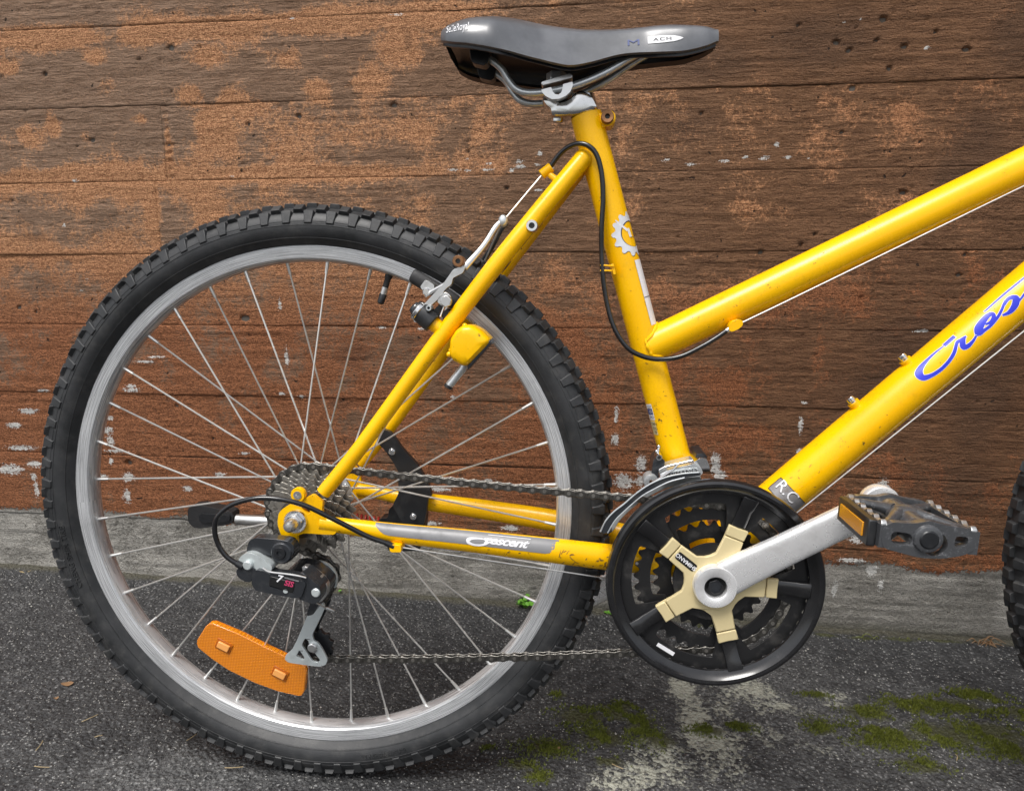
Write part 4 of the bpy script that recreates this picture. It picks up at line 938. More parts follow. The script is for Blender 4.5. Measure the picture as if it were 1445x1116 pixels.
def sadd_ring(i, inset, drop):
    w = SW[i]; ze = SE[i] + drop; zt = SE[i] + (SZ[i] - SE[i]) / .90 - inset; pts = []
    p = 2.6 - .5 * min(1, max(0, (stations[i] - .22) / .1))
    fl = min(1, max(0, (stations[i] - .215) / .045)) * min(1, max(0, (.40 - stations[i]) / .04))
    for j in range(33):
        t = -1 + 2 * j / 32; k_ = abs(t)
        qA = np.interp(k_, [0, .3, .5, .65, .8, .92, 1], [0, .36, .62, .82, .95, 1.0, .985]); hA = np.interp(k_, [0, .3, .5, .65, .8, .92, 1], [1, .985, .92, .78, .50, .18, 0])
        qB = np.interp(k_, [0, .3, .5, .65, .8, .92, 1], [0, .30, .48, .60, .72, .86, 1.0]); hB = np.interp(k_, [0, .3, .5, .65, .8, .92, 1], [1, .985, .90, .76, .50, .22, 0])
        q = qA + (qB - qA) * fl; h_ = hA + (hB - hA) * fl
        pts.append((stations[i], math.copysign(q * (w - inset), t), ze + (zt - ze) * h_))
    return pts
sd = MB()
outer = [sadd_ring(i, 0, 0) for i in range(len(stations))]
sd.loft(outer, cap=False, close=False)
lip = [[(r[0][0], r[0][1] + .0035, r[0][2] - .0012), (r[0][0], r[0][1], r[0][2])] for r in outer]
sd.loft(lip, cap=False, close=False)
lip2 = [[(r[-1][0], r[-1][1], r[-1][2]), (r[-1][0], r[-1][1] - .0035, r[-1][2] - .0012)] for r in outer]
sd.loft(lip2, cap=False, close=False)
def endcap(r, dx):
    c = np.mean(np.array(r), axis=0); R2 = [tuple(vv(p) * .55 + c * .45 + vv((dx, 0, 0))) for p in r]; R3 = [tuple(vv(p) * .12 + c * .88 + vv((dx * 1.35, 0, 0))) for p in r]
    return [r, R2, R3]
sd.loft(endcap(outer[0], -.0035), cap=False, close=False); sd.loft(endcap(outer[-1], .0012), cap=False, close=False)
saddle = sd.build('saddle', 'vinyl', BIKE, ang=50)
base = MB(); inner = [sadd_ring(i, .0042, -.0035) for i in range(1, len(stations) - 1)]
base.loft(inner, cap=False, close=False)
base.loft([[r[0], (r[0][0], r[0][1] + .0100, r[0][2] + .0020)] for r in inner], False, False)
base.loft([[(r[-1][0], r[-1][1] - .0100, r[-1][2] + .0020), r[-1]] for r in inner], False, False)
belly = []
for i in range(1, len(stations) - 1):
    w = SW[i] - .012; z = SE[i] + .002; belly.append([(stations[i], w * math.sin(t * PI / 2), z + .35 * (SZ[i] - SE[i]) * (1 - abs(t) ** 2.5)) for t in np.linspace(-1, 1, 13)])
base.loft(belly, False, False)
sbase = base.build('saddle_base', 'black', saddle, ang=60)
RL = [(0.2023,-0.024,0.4641),(0.2114,-0.024,0.4583),(0.2191,-0.024,0.4513),(0.2251,-0.023,0.4413),(0.2327,-0.022,0.4325),(0.2447,-0.022,0.4283),(0.2623,-0.022,0.4286),(0.2834,-0.022,0.4317),(0.3044,-0.02,0.4381),(0.3253,-0.017,0.4473),(0.3463,-0.013,0.4595),(0.3639,-0.009,0.4679)]
for s in (1, -1):
    MB().tube([(p[0], p[1] * s, p[2]) for p in RL], .0036, 16, 6).build('rail', 'rail', saddle)
    CL = [(0.1882,0.4778),(0.2079,0.4749),(0.2092,0.4695),(0.2068,0.455),(0.2025,0.4525),(0.1912,0.4557),(0.1892,0.4611)]
    CL2 = [(p[0], p[1]) for p in CL]
    MB().prism(round_poly(CL2, .25, 2), s * -.0190, s * -.0340).build('rail_clip', 'black', saddle, .0022)
# saddle lettering
def sad_map(x0, zfrac, scale_z=1.0, sx_=1.0):
    def f(x, y, z):
        X = x0 + x * sx_; i = np.clip(np.interp(X, stations, np.arange(len(stations))), 0, len(stations) - 1.001); a = int(i); fr = i - a
        r0, r1 = outer[a], outer[a + 1]; L = [vv(p) * (1 - fr) + vv(q) * fr for p, q in zip(r0[:17], r1[:17])]
        zs = np.array([p[2] for p in L]); yy = np.array([p[1] for p in L]); zz = zs[0] + zfrac * (zs[-1] - zs[0]) + y * scale_z
        Yv = np.interp(zz, zs, yy); return (X, Yv - .0006 - z, zz)
    return f
letter('saddle_lettering', 'SelleRoyal', .0105, sad_map(.1815, .47, 1.1, .54), 'white', saddle, space=1.0)
letter('saddle_lettering', 'M', .0090, sad_map(.3485, .37, 1.0, 2.0), 'slate', saddle)
pl = [(-.0225, .0048), (-.016, .0052), (0, .0050), (.012, .0038), (.0225, 0), (.012, -.0038), (0, -.0050), (-.016, -.0052), (-.0225, -.0048), (-.0185, 0)]
mp_ = sad_map(.3795, .42); mb = MB()
xs_p = np.linspace(-.0170, .0170, 24)
def plate_h(x): return np.interp(x, [-.0170, -.002, .008, .0145, .0170], [.0036, .0036, .0029, .0014, .0001])
mb.loft([[mp_(x, h * plate_h(x), 0) for h in np.linspace(-1, 1, 7)] for x in xs_p], False, False)
mb.build('logo_plate', 'white', saddle)
letter('saddle_lettering', 'ACH', .0046, lambda x, y, z: tuple(vv(mp_(x * 1.75 - .0030, y, 0)) - vv((0, .0005, 0))), 'black_decal', saddle, space=1.15)
# seatpost head
SPH = [(0.2577,0.4245),(0.2609,0.423),(0.2694,0.4206),(0.2794,0.4209),(0.288,0.4253),(0.2937,0.4305),(0.2987,0.431),(0.305,0.428),(0.31,0.4231),(0.3128,0.4175),(0.3138,0.4127),(0.3035,0.4083),(0.2893,0.4068),(0.2836,0.407),(0.28,0.4064),(0.2679,0.4076),(0.2658,0.4139),(0.2615,0.4181)]
cxy = np.mean(np.array(SPH), axis=0); rp = smooth_poly(SPH, 3); rings = []
for y, sc in ((-.0150, .60), (-.0142, .84), (-.0115, .97), (-.006, 1.0), (.006, 1.0), (.0115, .97), (.0142, .84), (.0150, .60)):
    rings.append([(cxy[0] + (p[0] - cxy[0]) * (sc if sc > .9 else sc + .1), y, cxy[1] + (p[1] - cxy[1]) * sc) for p in rp])
sp = MB().loft(rings); sp.tube([(.2975, 0, .4270), (.3200, 0, .3400)], .0134, 28, 1)
seatpost = sp.build('seatpost', 'post', BIKE, ang=60)
CLP = [(0.258,0.4295),(0.2681,0.4318),(0.2695,0.4277),(0.2716,0.425),(0.275,0.4242),(0.2778,0.4261),(0.2793,0.43),(0.2796,0.434),(0.289,0.4359),(0.2897,0.4329),(0.2869,0.4264),(0.282,0.4226),(0.2757,0.4202),(0.2687,0.4201),(0.2625,0.4233),(0.2594,0.4265)]
CTP = [(0.2581,0.4369),(0.2856,0.4437),(0.2887,0.4422),(0.289,0.4392),(0.2598,0.4331),(0.2584,0.4345)]
MB().prism(round_poly(CLP, .12, 2), -.0270, -.0160).build('rail_clamp', 'alu', seatpost, .0012)
MB().prism(round_poly(CLP, .12, 2), .0160, .0270).build('rail_clamp', 'alu', seatpost, .0012)
MB().prism(round_poly(CTP, .2, 2), -.0280, .0280).build('clamp_top', 'alu', seatpost, .0012)
MB().prism(CLP, -.0165, .0165).build('clamp_core', 'dark_der', seatpost, .0008)
CN = (0.2723,0,0.4488)
MB().tube([(CN[0], 0, CN[2] - .010), (CN[0], 0, CN[2] + .0035)], .0105, 6, 1).build('clamp_nut', 'rail', seatpost, .0012)
CBt = (0.2741,0,0.4044)
MB().tube([(CBt[0] - .001, 0, CBt[2] - .001), (CBt[0], 0, CBt[2] + .009)], [.0055, .0066], 18, 1).build('clamp_screw', 'chrome', seatpost, .0008)

# ---- drivetrain
def gear(N, root, tip, rin, y0, y1, c=(0, 0), ph=0., tabs=None):
    """sprocket: toothed outline, inner hole radius rin or rin(angle)"""
    V = []; F = []; prof = [(-.5, 0.), (-.36, .10), (-.25, .40), (-.15, .80), (0., 1.), (.15, .80), (.25, .40), (.36, .10)]
    for k in range(N):
        for (u, h) in prof:
            a = ph + 2 * PI * (k + u) / N; r = root + (tip - root) * h; ri = rin(a) if callable(rin) else rin
            for (rr, y) in ((ri, y0), (r, y0), (r, y1), (ri, y1)): V.append((c[0] + rr * math.cos(a), y, c[1] + rr * math.sin(a)))
    n = N * 8
    for i in range(n):
        j = (i + 1) % n
        for q in range(4): F.append((i * 4 + q, i * 4 + (q + 1) % 4, j * 4 + (q + 1) % 4, j * 4 + q))
    return MB().add(V, F)
def pr(N): return .0127 / 2 / math.sin(PI / N)
cas = MB().disc([(.0165, -.0635), (.0215, -.0630), (.0225, -.0600), (.0225, -.0180), (.0165, -.0170)], (0, 0), 30).build('cassette', 'chain', BIKE)
for i, N in enumerate((24, 22, 20, 18, 16, 15, 14)):
    yc = -.0285 - i * .0050
    g_ = gear(N, pr(N) - .0036, pr(N) + .0026, .0200, yc - .0009, yc + .0009, ph=.2 * i)
    g_.build('sprocket', 'cog', cas, .0003)
    if i < 6: MB().lathe([(.0200, yc - .0041), (pr(N) - .0085, yc - .0041), (pr(N) - .0085, yc - .0012), (.0200, yc - .0012)], (0, 0), 30).build('spacer', 'chain', cas)

arm_a = math.atan2(.0313 - BB[1], .5733 - BB[0])
arms = [arm_a + math.radians(36 + 72 * k) for k in range(5)]
def near_arm(a): return min(abs((a - b + PI) % (2 * PI) - PI) for b in arms)
def rin_fn(r_open, r_tab, half):
    return lambda a: r_open + (r_tab - r_open) * (1 - min(1., max(0., (near_arm(a) - half) / .07)) ** 1.0)
rings_def = [(48, .0815, .0560, .165, -.0600), (38, .0620, .0500, .19, -.0520), (28, .0400, .0300, .22, -.0445)]
# spider: five gold arms
sp5 = MB(); poly = []
for a in sorted(x % (2 * PI) for x in arms):
    d = (math.cos(a), math.sin(a)); n = (-d[1], d[0])
    def pp(r, w): return (BB[0] + d[0] * r + n[0] * w, BB[1] + d[1] * r + n[1] * w)
    poly += [pp(.026, -.0150), pp(.031, -.0108), pp(.0505, -.0098), pp(.0505, .0098), pp(.031, .0108), pp(.026, .0150)]
sp5.prism(poly, -.0640, -.0690)
for a in arms:
    d = (math.cos(a), math.sin(a)); n = (-d[1], d[0])
    def pp(r, w): return (BB[0] + d[0] * r + n[0] * w, BB[1] + d[1] * r + n[1] * w)
    sp5.prism([pp(.0514, -.0098), pp(.0625, -.0103), pp(.0620, 0), pp(.0625, .0103), pp(.0514, .0098)], -.0642, -.0688)
    sp5.prism([pp(.045, -.0090), pp(.0600, -.0092), pp(.0600, .0092), pp(.045, .0090)], -.0610, -.0645)
crankset = sp5.build('crankset', 'gold', BIKE, .0011)
for N, ro, rt, half, yc in rings_def:
    gear(N, pr(N) - .0036, pr(N) + .0022, rin_fn(ro, rt, half), yc - .0011, yc + .0011, BB, ph=.03 * N).build('chainring', 'ring', crankset, .0003)
bk = MB()
for a in arms:
    c = (BB[0] + .0545 * math.cos(a), BB[1] + .0545 * math.sin(a)); bk.cyl((c[0], -.0640, c[1]), (c[0], -.0430, c[1]), .0050, None, 14)
    c = (BB[0] + .0350 * math.cos(a), BB[1] + .0350 * math.sin(a)); bk.cyl((c[0], -.0560, c[1]), (c[0], -.0425, c[1]), .0045, None, 14)
bk.lathe([(.0120, -.0640), (.0400, -.0640), (.0400, -.0585), (.0300, -.0530), (.0120, -.0530)], BB, 40)
bk.build('chainring_spacer', 'ring', crankset)
rv = MB()
for k in range(5):
    a = arms[k] + .5; rv.cyl((BB[0] + .0770 * math.cos(a), -.0533, BB[1] + .0770 * math.sin(a)), (BB[0] + .0770 * math.cos(a), -.0525, BB[1] + .0770 * math.sin(a)), .0016, None, 10)
rv.build('shift_pin', 'chrome', crankset)
gd = MB().lathe([(.0925, -.0655), (.0932, -.0672), (.0960, -.0685), (.0985, -.0700), (.1010, -.0728), (.1040, -.0733), (.1065, -.0722), (.1078, -.0695), (.1080, -.0655), (.1070, -.0622), (.1050, -.0612), (.1040, -.0640), (.1000, -.0650)], BB, 140)
guard = gd.build('chain_guard', 'gloss', crankset, ang=30)
for a in arms:
    gs = MB()
    d = vv((math.cos(a), 0, math.sin(a))); n = vv((-math.sin(a), 0, math.cos(a))); c = vv((BB[0], 0, BB[1]))
    def sec(r, w, y0, y1, ch=.0022): return [tuple(c + d * r + n * x + vv((0, y, 0))) for x, y in ((-w, y1), (-w, y0 + ch), (-w + ch * 1.4, y0), (w - ch * 1.4, y0), (w, y0 + ch), (w, y1))]
    gs.loft([sec(.0560, .0076, -.0655, -.0615, .001), sec(.0800, .0072, -.0660, -.0615, .001), sec(.0835, .0074, -.0680, -.0620, .001), sec(.0945, .0080, -.0690, -.0620, .001)])
    gs.build('guard_strut', 'gloss', crankset, .0005)
# label on a spider arm
la_ = arms[1]
def on_arm(a, y):
    d = vv((math.cos(a), 0, math.sin(a))); n = vv((-math.sin(a), 0, math.cos(a))); c = vv((BB[0], y, BB[1])); return c, d, n
k_lab = min(range(5), key=lambda i: abs(((arms[i] - math.radians(138) + PI) % (2 * PI)) - PI))
c, d, n = on_arm(arms[k_lab], -.0690)
pb = [c + d * r + n * w for r, w in ((.0250, -.0042), (.0250, .0042), (.0480, .0042), (.0480, -.0042))]
MB().prism(round_poly([(p[0], p[2]) for p in pb], .12, 2), -.0689, -.0694).build('arm_label', 'black_decal', crankset)
letter('arm_lettering', 'SHIMANO', .0056, lambda x, y, z: tuple(on_arm(arms[k_lab], -.06965)[0] + d * (.0365 - x * -1.0) * 1.0 + n * (y * 1.0)) if False else tuple(on_arm(arms[k_lab], -.06965)[0] + d * (.0365 + x) - n * (-y)), 'white', crankset, bold=.00012, space=1.0)
c, d, n = on_arm(math.radians(238), -.0612)
pb = [c + d * r + n * w for r, w in ((.0855, -.0100), (.0855, .0100), (.0895, .0100), (.0895, -.0100))]
MB().prism([(p[0], p[2]) for p in pb], -.0609, -.0616).build('ring_stamp', 'white', crankset)
# crank arm
ED = (.5733, .0313); cd = unit(vv((ED[0] - BB[0], 0, ED[1] - BB[1]))); cn = vv((-cd[2], 0, cd[0])); CLN = math.hypot(ED[0] - BB[0], ED[1] - BB[1])
def csec(t, hw, y0, y1, k=12):
    c = vv((BB[0], 0, BB[1])) + cd * t; ym = (y0 + y1) / 2; hy = (y1 - y0) / 2; out = []
    for i in range(24):
        a = 2 * PI * i / 24; cx = math.copysign(abs(math.cos(a)) ** .55, math.cos(a)); sy = math.copysign(abs(math.sin(a)) ** .55, math.sin(a))
        out.append(tuple(c + cn * hw * cx + vv((0, ym + hy * sy, 0))))
    return out
ca = MB().loft([csec(.0135, .0185, -.0772, -.0652), csec(.035, .0178, -.0790, -.0665), csec(.070, .0162, -.0850, -.0720), csec(.110, .0155, -.0915, -.0785), csec(.145, .0150, -.0965, -.0840), csec(CLN - .002, .0150, -.0985, -.0865)])
ca.disc([(.0080, -.0640), (.0210, -.0640), (.0218, -.0660), (.0218, -.0760), (.0205, -.0782), (.0125, -.0790), (.0112, -.0780), (.0112, -.0700)], BB, 40)
ca.disc([(.0004, -.0860), (.0165, -.0860), (.0178, -.0875), (.0178, -.0975), (.0165, -.0992), (.0090, -.0996), (.0088, -.0970), (.0004, -.0968)], ED, 36)
crank_arm = ca.build('crank_arm', 'crank', crankset, ang=45)
MB().disc([(.0004, -.0712), (.0110, -.0712), (.0111, -.0705), (.0004, -.0700)], BB, 30).build('crank_socket', 'black_decal', crankset)
MB().prism(ngon(BB, .0078, 6, .35), -.0712, -.0762).build('crank_bolt', 'black', crankset, .0006)
MB().disc([(.0004, -.0764), (.0048, -.0764), (.0050, -.0758), (.0004, -.0757)], BB, 20).build('bolt_face', 'dark_der', crankset)
# far crank arm and pedal
fe = (2 * BB[0] - ED[0], 2 * BB[1] - ED[1])
def fsec(t, hw, y0, y1):
    return [(2 * BB[0] - p[0], -p[1], 2 * BB[1] - p[2]) for p in csec(t, hw, -y1, -y0)]
MB().loft([fsec(-.004, .0190, .0600, .0720), fsec(.035, .0170, .0640, .0760), fsec(.110, .0150, .0740, .0870), fsec(CLN, .0150, .0800, .0930)]).cyl((fe[0], .080, fe[1]), (fe[0], .094, fe[1]), .0165).cyl((BB[0], .035, BB[1]), (BB[0], .076, BB[1]), .0165).build('crank_arm', 'crank', BIKE, ang=45)
lm_c = vv((BB[0], 0, BB[1])) - cd * .056
far_arm = [o for o in BIKE.children if o.name.startswith('crank_arm')][0]
far_lab = MB(); yl = .0655
for (a0, a1, b0, b1) in ((-.011, -.0102, -.006, .006), (.0102, .011, -.006, .006), (-.011, .011, -.006, -.0052), (-.011, .011, .0052, .006), (-.008, -.005, -.003, .003), (-.003, 0, -.003, .003), (.002, .0045, -.003, .003), (.006, .0085, -.003, .003)):
    P4 = [lm_c + cd * a + cn * b for a, b in ((a0, b0), (a1, b0), (a1, b1), (a0, b1))]
    far_lab.prism([(p[0], p[2]) for p in P4], .0655, .0662)
far_lab.build('stamped_mark', 'dark_der', far_arm)

# ---- pedals
def make_pedal(origin, sgn, tilt):
    """platform pedal; a = fore-aft, l = along the spindle (outwards), h = up"""
    o = vv(origin); A = vv((math.cos(tilt), 0, math.sin(tilt))); Hh = vv((-math.sin(tilt), 0, math.cos(tilt))); Lx = vv((0, sgn, 0))
    def P3(a, l, h): return tuple(o + A * a + Lx * l + Hh * h)
    def hbox(mb, a0, a1, l0, l1, h0, h1):
        V = [P3(a, l, h) for a in (a0, a1) for l in (l0, l1) for h in (h0, h1)]
        mb.add(V, [(0, 1, 3, 2), (4, 6, 7, 5), (0, 4, 5, 1), (2, 3, 7, 6), (0, 2, 6, 4), (1, 5, 7, 3)])
    b = MB()
    b.tube([P3(0, .004, 0), P3(0, .020, 0), P3(0, .050, 0), P3(0, .088, 0), P3(0, .0935, 0)], [.0105, .0135, .0125, .0125, .0095], 22, 2)
    # outer cheek plate with two cut-outs, wavy front and rear rails, diagonal braces
    cheek = [(-.034, -.0105), (-.036, .004), (-.030, .0115), (-.012, .0115), (0, .0150), (.014, .0120), (.030, .0110), (.038, .0050), (.039, -.004), (.030, -.0115), (.012, -.0160), (-.004, -.0165), (-.020, -.0135)]
    ch = round_poly(cheek, .3, 3)
    hole1 = ngon((.006, -.004), .0100, 16); hole2 = round_poly([(-.028, -.006), (-.012, -.007), (-.012, .003), (-.028, .004)], .3, 2); hole3 = round_poly([(.021, -.006), (.031, -.003), (.031, .004), (.021, .004)], .3, 2)
    for l0, l1, hs_ in ((.083, .0905, [hole1, hole2, hole3]), (.006, .0125, [hole2, hole3])):
        loops = [ch] + hs_; flat = [p for l in loops for p in l]; N = len(flat)
        tri = tessellate_polygon([[Vector((p[0], p[1], 0)) for p in l] for l in loops])
        V = [P3(p[0], l0, p[1]) for p in flat] + [P3(p[0], l1, p[1]) for p in flat]; F = [tuple(t) for t in tri] + [tuple(i + N for i in reversed(t)) for t in tri]; off = 0
        for l in loops:
            q = len(l)
            for i in range(q): F.append((off + i, off + (i + 1) % q, off + (i + 1) % q + N, off + i + N))
            off += q
        b.add(V, F)
    for a in (-.0335, .0360):
        hbox(b, a - .0035, a + .0035, .004, .090, -.0105, .0085)
    for (a0, l0, a1, l1) in ((-.031, .013, -.008, .040), (-.031, .084, -.008, .050), (.033, .013, .008, .040), (.033, .084, .008, .050)):
        b.tube([P3(a0, l0, .005), P3((a0 + a1) / 2, (l0 + l1) / 2, .0075), P3(a1, l1, .0080)], [.0048, .0042, .0060], 12, 4)
        b.tube([P3(a0, l0, -.006), P3(a1, l1, -.0070)], .0042, 12, 1)
    b.blob(P3(0, .045, .006), (.0150, .014, .0090), 18, 10)
    ped = b.build('pedal', 'pedal', BIKE, .0012, ang=50)
    for a in (-.0335, .0360):                                           # toothed grip edges
        tb = MB()
        for hs2 in (1, -1):
            rings = []
            for i in range(49):
                t = i / 48; l = .006 + .082 * t; h = .0092 + .0026 * max(0, math.sin(t * 2 * PI * 5.5)) ; h *= hs2; b0 = .0070 * hs2
                rings.append([P3(a - .0026, l, b0), P3(a - .0022, l, h), P3(a + .0022, l, h), P3(a + .0026, l, b0)])
            tb.loft(rings)
        tb.build('grip_edge', 'alu', ped, .0005)
    rb = MB(); hbox(rb, -.0440, -.0370, .012, .084, -.0120, .0100); rb.build('reflector_housing', 'black', ped, .001)
    rl = MB(); hbox(rl, -.0452, -.0436, .020, .074, -.0070, .0050); rl.build('reflector_lens', 'amber', ped, .0004)
    rb = MB(); hbox(rb, .0395, .0445, .020, .078, -.0090, .0070); rb.build('reflector_housing', 'black', ped, .001)
    rl = MB(); hbox(rl, .0440, .0458, .024, .074, -.0062, .0045); rl.build('reflector_lens', 'amber', ped, .0004)
    MB().tube([P3(0, .0855, 0), P3(0, .0945, 0)], .0078, 20, 1).build('spindle_cap', 'black', ped, .0015)
    MB().tube([P3(0, -.012, 0), P3(0, .006, 0)], .0072, 16, 1).tube([P3(0, -.0035, 0), P3(0, .002, 0)], .0090, 6, 1).build('spindle', 'chrome', ped, .0004)
    return ped
make_pedal((ED[0], -.1020, ED[1]), -1, math.radians(-4))
make_pedal((fe[0] , .0950, fe[1]), 1, math.radians(-78))

# ---- chain
def tangent(A, B):
    d = vv((B[0] - A[0], B[1] - A[1])); D = np.linalg.norm(d); k = B[3] * B[2] - A[3] * A[2]
    base = math.atan2(d[1], d[0]); ang = base - math.asin(k / D); u = vv((math.cos(ang), math.sin(ang))); n = vv((-u[1], u[0]))
    return vv(A[:2]) - A[3] * A[2] * n, vv(B[:2]) - B[3] * B[2] * n
UP = (.0085, -.0745); LP_ = (.0000, -.1570)
circ = [(BB[0], BB[1], pr(38), -1, -.0520), (LP_[0], LP_[1], .0175, -1, -.0300), (UP[0], UP[1], .0175, 1, -.0290), (0, 0, pr(24), -1, -.0285)]
path = []
tans = [tangent(circ[i], circ[(i + 1) % 4]) for i in range(4)]
for i in range(4):
    C_ = circ[i]; pin = tans[i - 1][1]; pout = tans[i][0]
    a0 = math.atan2(pin[1] - C_[1], pin[0] - C_[0]); a1 = math.atan2(pout[1] - C_[1], pout[0] - C_[0])
    if C_[3] > 0:
        while a1 < a0: a1 += 2 * PI
    else:
        while a1 > a0: a1 -= 2 * PI
    for t in np.linspace(0, 1, 40): a = a0 + (a1 - a0) * t; path.append((C_[0] + C_[2] * math.cos(a), C_[4], C_[1] + C_[2] * math.sin(a)))
    q0, q1 = tans[i]; y0, y1 = C_[4], circ[(i + 1) % 4][4]; Ls = np.linalg.norm(q1 - q0)
    sag = .0035 if i == 0 else (.0022 if i == 3 else 0)
    for t in np.linspace(0, 1, 40)[1:-1]: path.append((q0[0] + (q1[0] - q0[0]) * t, y0 + (y1 - y0) * t, q0[1] + (q1[1] - q0[1]) * t - sag * 4 * t * (1 - t)))
path = np.array(path + [path[0]]); seg = np.linalg.norm(np.diff(path, axis=0), axis=1); cum = np.concatenate([[0], np.cumsum(seg)])
NL = int(round(cum[-1] / .0127 / 2)) * 2; joints = [np.array([np.interp(cum[-1] * i / NL, cum, path[:, q]) for q in range(3)]) for i in range(NL + 1)]
pitch = cum[-1] / NL
def plate(y0, y1, r, waist):
    h = pitch / 2; pts = []
    for i in range(9): a = math.radians(-118 + 236 * i / 8); pts.append((h + r * math.cos(a), r * math.sin(a)))
    pts.append((0, waist))
    for i in range(9): a = math.radians(62 + 236 * i / 8); pts.append((-h + r * math.cos(a), r * math.sin(a)))
    pts.append((0, -waist))
    return pts, y0, y1
def link_mesh(outer_):
    mb = MB()
    if outer_:
        for y0, y1 in ((-.0034, -.0025), (.0025, .0034)): mb.prism(plate(0, 0, .0043, .0030)[0], y0, y1)
    else:
        for y0, y1 in ((-.0024, -.0015), (.0015, .0024)): mb.prism(plate(0, 0, .0042, .0028)[0], y0, y1)
        for x in (-pitch / 2, pitch / 2): mb.cyl((x, -.0015, 0), (x, .0015, 0), .0038, None, 12)
    return mb.mesh('link', 'chain')
LO, LI = link_mesh(True), link_mesh(False)
pins = MB()
for i in range(NL):
    j = joints[i]; pins.cyl(j + vv((0, -.0041, 0)), j + vv((0, .0041, 0)), .0019, None, 10)
chain = pins.build('chain', 'pin', BIKE)
for i in range(NL):
    a, b = joints[i], joints[i + 1]; m = (a + b) / 2; d = b - a
    o = bpy.data.objects.new('outer_link' if i % 2 == 0 else 'inner_link', LO if i % 2 == 0 else LI)
    place(o, chain, m, .0005, (0, -math.atan2(d[2], d[0]), math.atan2(d[1], math.hypot(d[0], d[2])) if abs(d[2]) < .004 and d[0] > 0 else 0))

# ---- rear derailleur
HB = (-0.0115,-0.078,-0.0271)
br = MB().prism(round_poly([(-0.0462,-0.0268),(-0.0437,-0.0177),(-0.0407,-0.0135),(-0.0346,-0.0113),(-0.0212,-0.0121),(-0.0094,-0.013),(0.0009,-0.0148),(0.0048,-0.0199),(0.0047,-0.0259),(0.0006,-0.0319),(-0.0055,-0.0348),(-0.0114,-0.0334),(-0.015,-0.0307),(-0.0253,-0.0294),(-0.0357,-0.0281)], .25, 2), -.0930, -.0790)
br.disc([(.0004, -.0945), (.0100, -.0945), (.0118, -.0925), (.0122, -.0880), (.0122, -.0740), (.0004, -.0740)], (HB[0] + .0028, HB[2]), 30)
der = br.build('rear_derailleur', 'dark_der', BIKE, .0020)
MB().lathe([(.0028, -.0962), (.0058, -.0962), (.0064, -.0952), (.0064, -.0940), (.0028, -.0940)], (HB[0] + .0018, HB[2] + .0005), 24).build('mounting_bolt', 'black', der)
MB().cyl((HB[0], -.072, HB[2]), (HB[0], -.0640, HB[2]), .0052).build('mounting_thread', 'chrome', der)
kn = [(-0.0523,-0.0367),(-0.0499,-0.0299),(-0.0448,-0.0258),(-0.038,-0.0245),(-0.0315,-0.0266),(-0.0229,-0.0324),(-0.0166,-0.0375),(-0.0161,-0.042),(-0.02,-0.0448),(-0.0252,-0.0449),(-0.0303,-0.0423),(-0.035,-0.0454),(-0.0384,-0.0522),(-0.0445,-0.0531),(-0.0509,-0.0487)]
MB().prism(round_poly(kn, .3, 3), -.1010, -.0800).build('knuckle', 'grey_der', der, .0035)
kd = [(-0.0538,-0.0427),(-0.0456,-0.0363),(-0.0324,-0.0408),(-0.0351,-0.0469),(-0.0386,-0.0552),(-0.0453,-0.0546),(-0.0525,-0.0495)]
MB().prism(round_poly(kd, .3, 2), -.1030, -.0850).build('knuckle_cap', 'dark_der', der, .0020)
body = [(-0.0354,-0.0453),(-0.0299,-0.0401),(-0.0233,-0.0413),(-0.0147,-0.0456),(0.0044,-0.0478),(0.0181,-0.0517),(0.0202,-0.0546),(0.015,-0.0682),(0.009,-0.0698),(-0.0086,-0.0669),(-0.0233,-0.0645),(-0.0328,-0.0625),(-0.0364,-0.0558)]
MB().prism(round_poly(body, .2, 3), -.1060, -.0880).build('parallelogram', 'dark_der', der, .0026)
MB().tube([(-0.0587,-0.104,-0.0411),(-0.0427,-0.106,-0.0393),(-0.0165,-0.107,-0.0428),(0.0092,-0.107,-0.0445),(0.0222,-0.105,-0.048)] if False else [(-0.0233,-0.106,-0.0381),(-0.0164,-0.107,-0.0417),(-0.0018,-0.107,-0.0433),(0.0128,-0.107,-0.0452),(0.0211,-0.106,-0.0476)], .0010, 8, 3).build('body_edge', 'alu', der)
pan = [(-0.016,-0.0463),(0.0093,-0.0532),(0.0065,-0.0637),(-0.0181,-0.0568)]
MB().prism(round_poly(pan, .1, 2), -.1068, -.1055).build('name_panel', 'black_decal', der, .0003)
p0 = vv((-0.0002,-0.107,-0.0529)); ta = math.radians(-14)
def der_map(dx, dz, sh=0.): return lambda x, y, z: (p0[0] + (x + dx) * math.cos(ta) - (y + dz) * math.sin(ta), -.1072, p0[2] + (x + dx) * math.sin(ta) + (y + dz) * math.cos(ta))
letter('panel_lettering', '7', .0110, der_map(-.0075, .0022), 'white', der, shear=.2, bold=.0003)
letter('panel_lettering', 'SIS', .0080, der_map(.0035, -.0002), 'pink', der, shear=.15, bold=.0002)
MB().prism(round_poly([der_map(.0040, .0050)(x, y, 0)[::2] for x, y in ((-.006, -.0004), (.009, -.0004), (.009, .0006), (-.006, .0006))], .1, 1), -.1073, -.1070).build('panel_line', 'grey_decal', der)
ok = [(0.0126,-0.0451),(0.0171,-0.0433),(0.0227,-0.0479),(0.0339,-0.0581),(0.0353,-0.0655),(0.0331,-0.0731),(0.0278,-0.0762),(0.0212,-0.0749),(0.0111,-0.0714),(0.0145,-0.063),(0.0172,-0.054)]
MB().prism(round_poly(ok, .25, 3), -.1040, -.0800).build('cage_knuckle', 'dark_der', der, .0025)
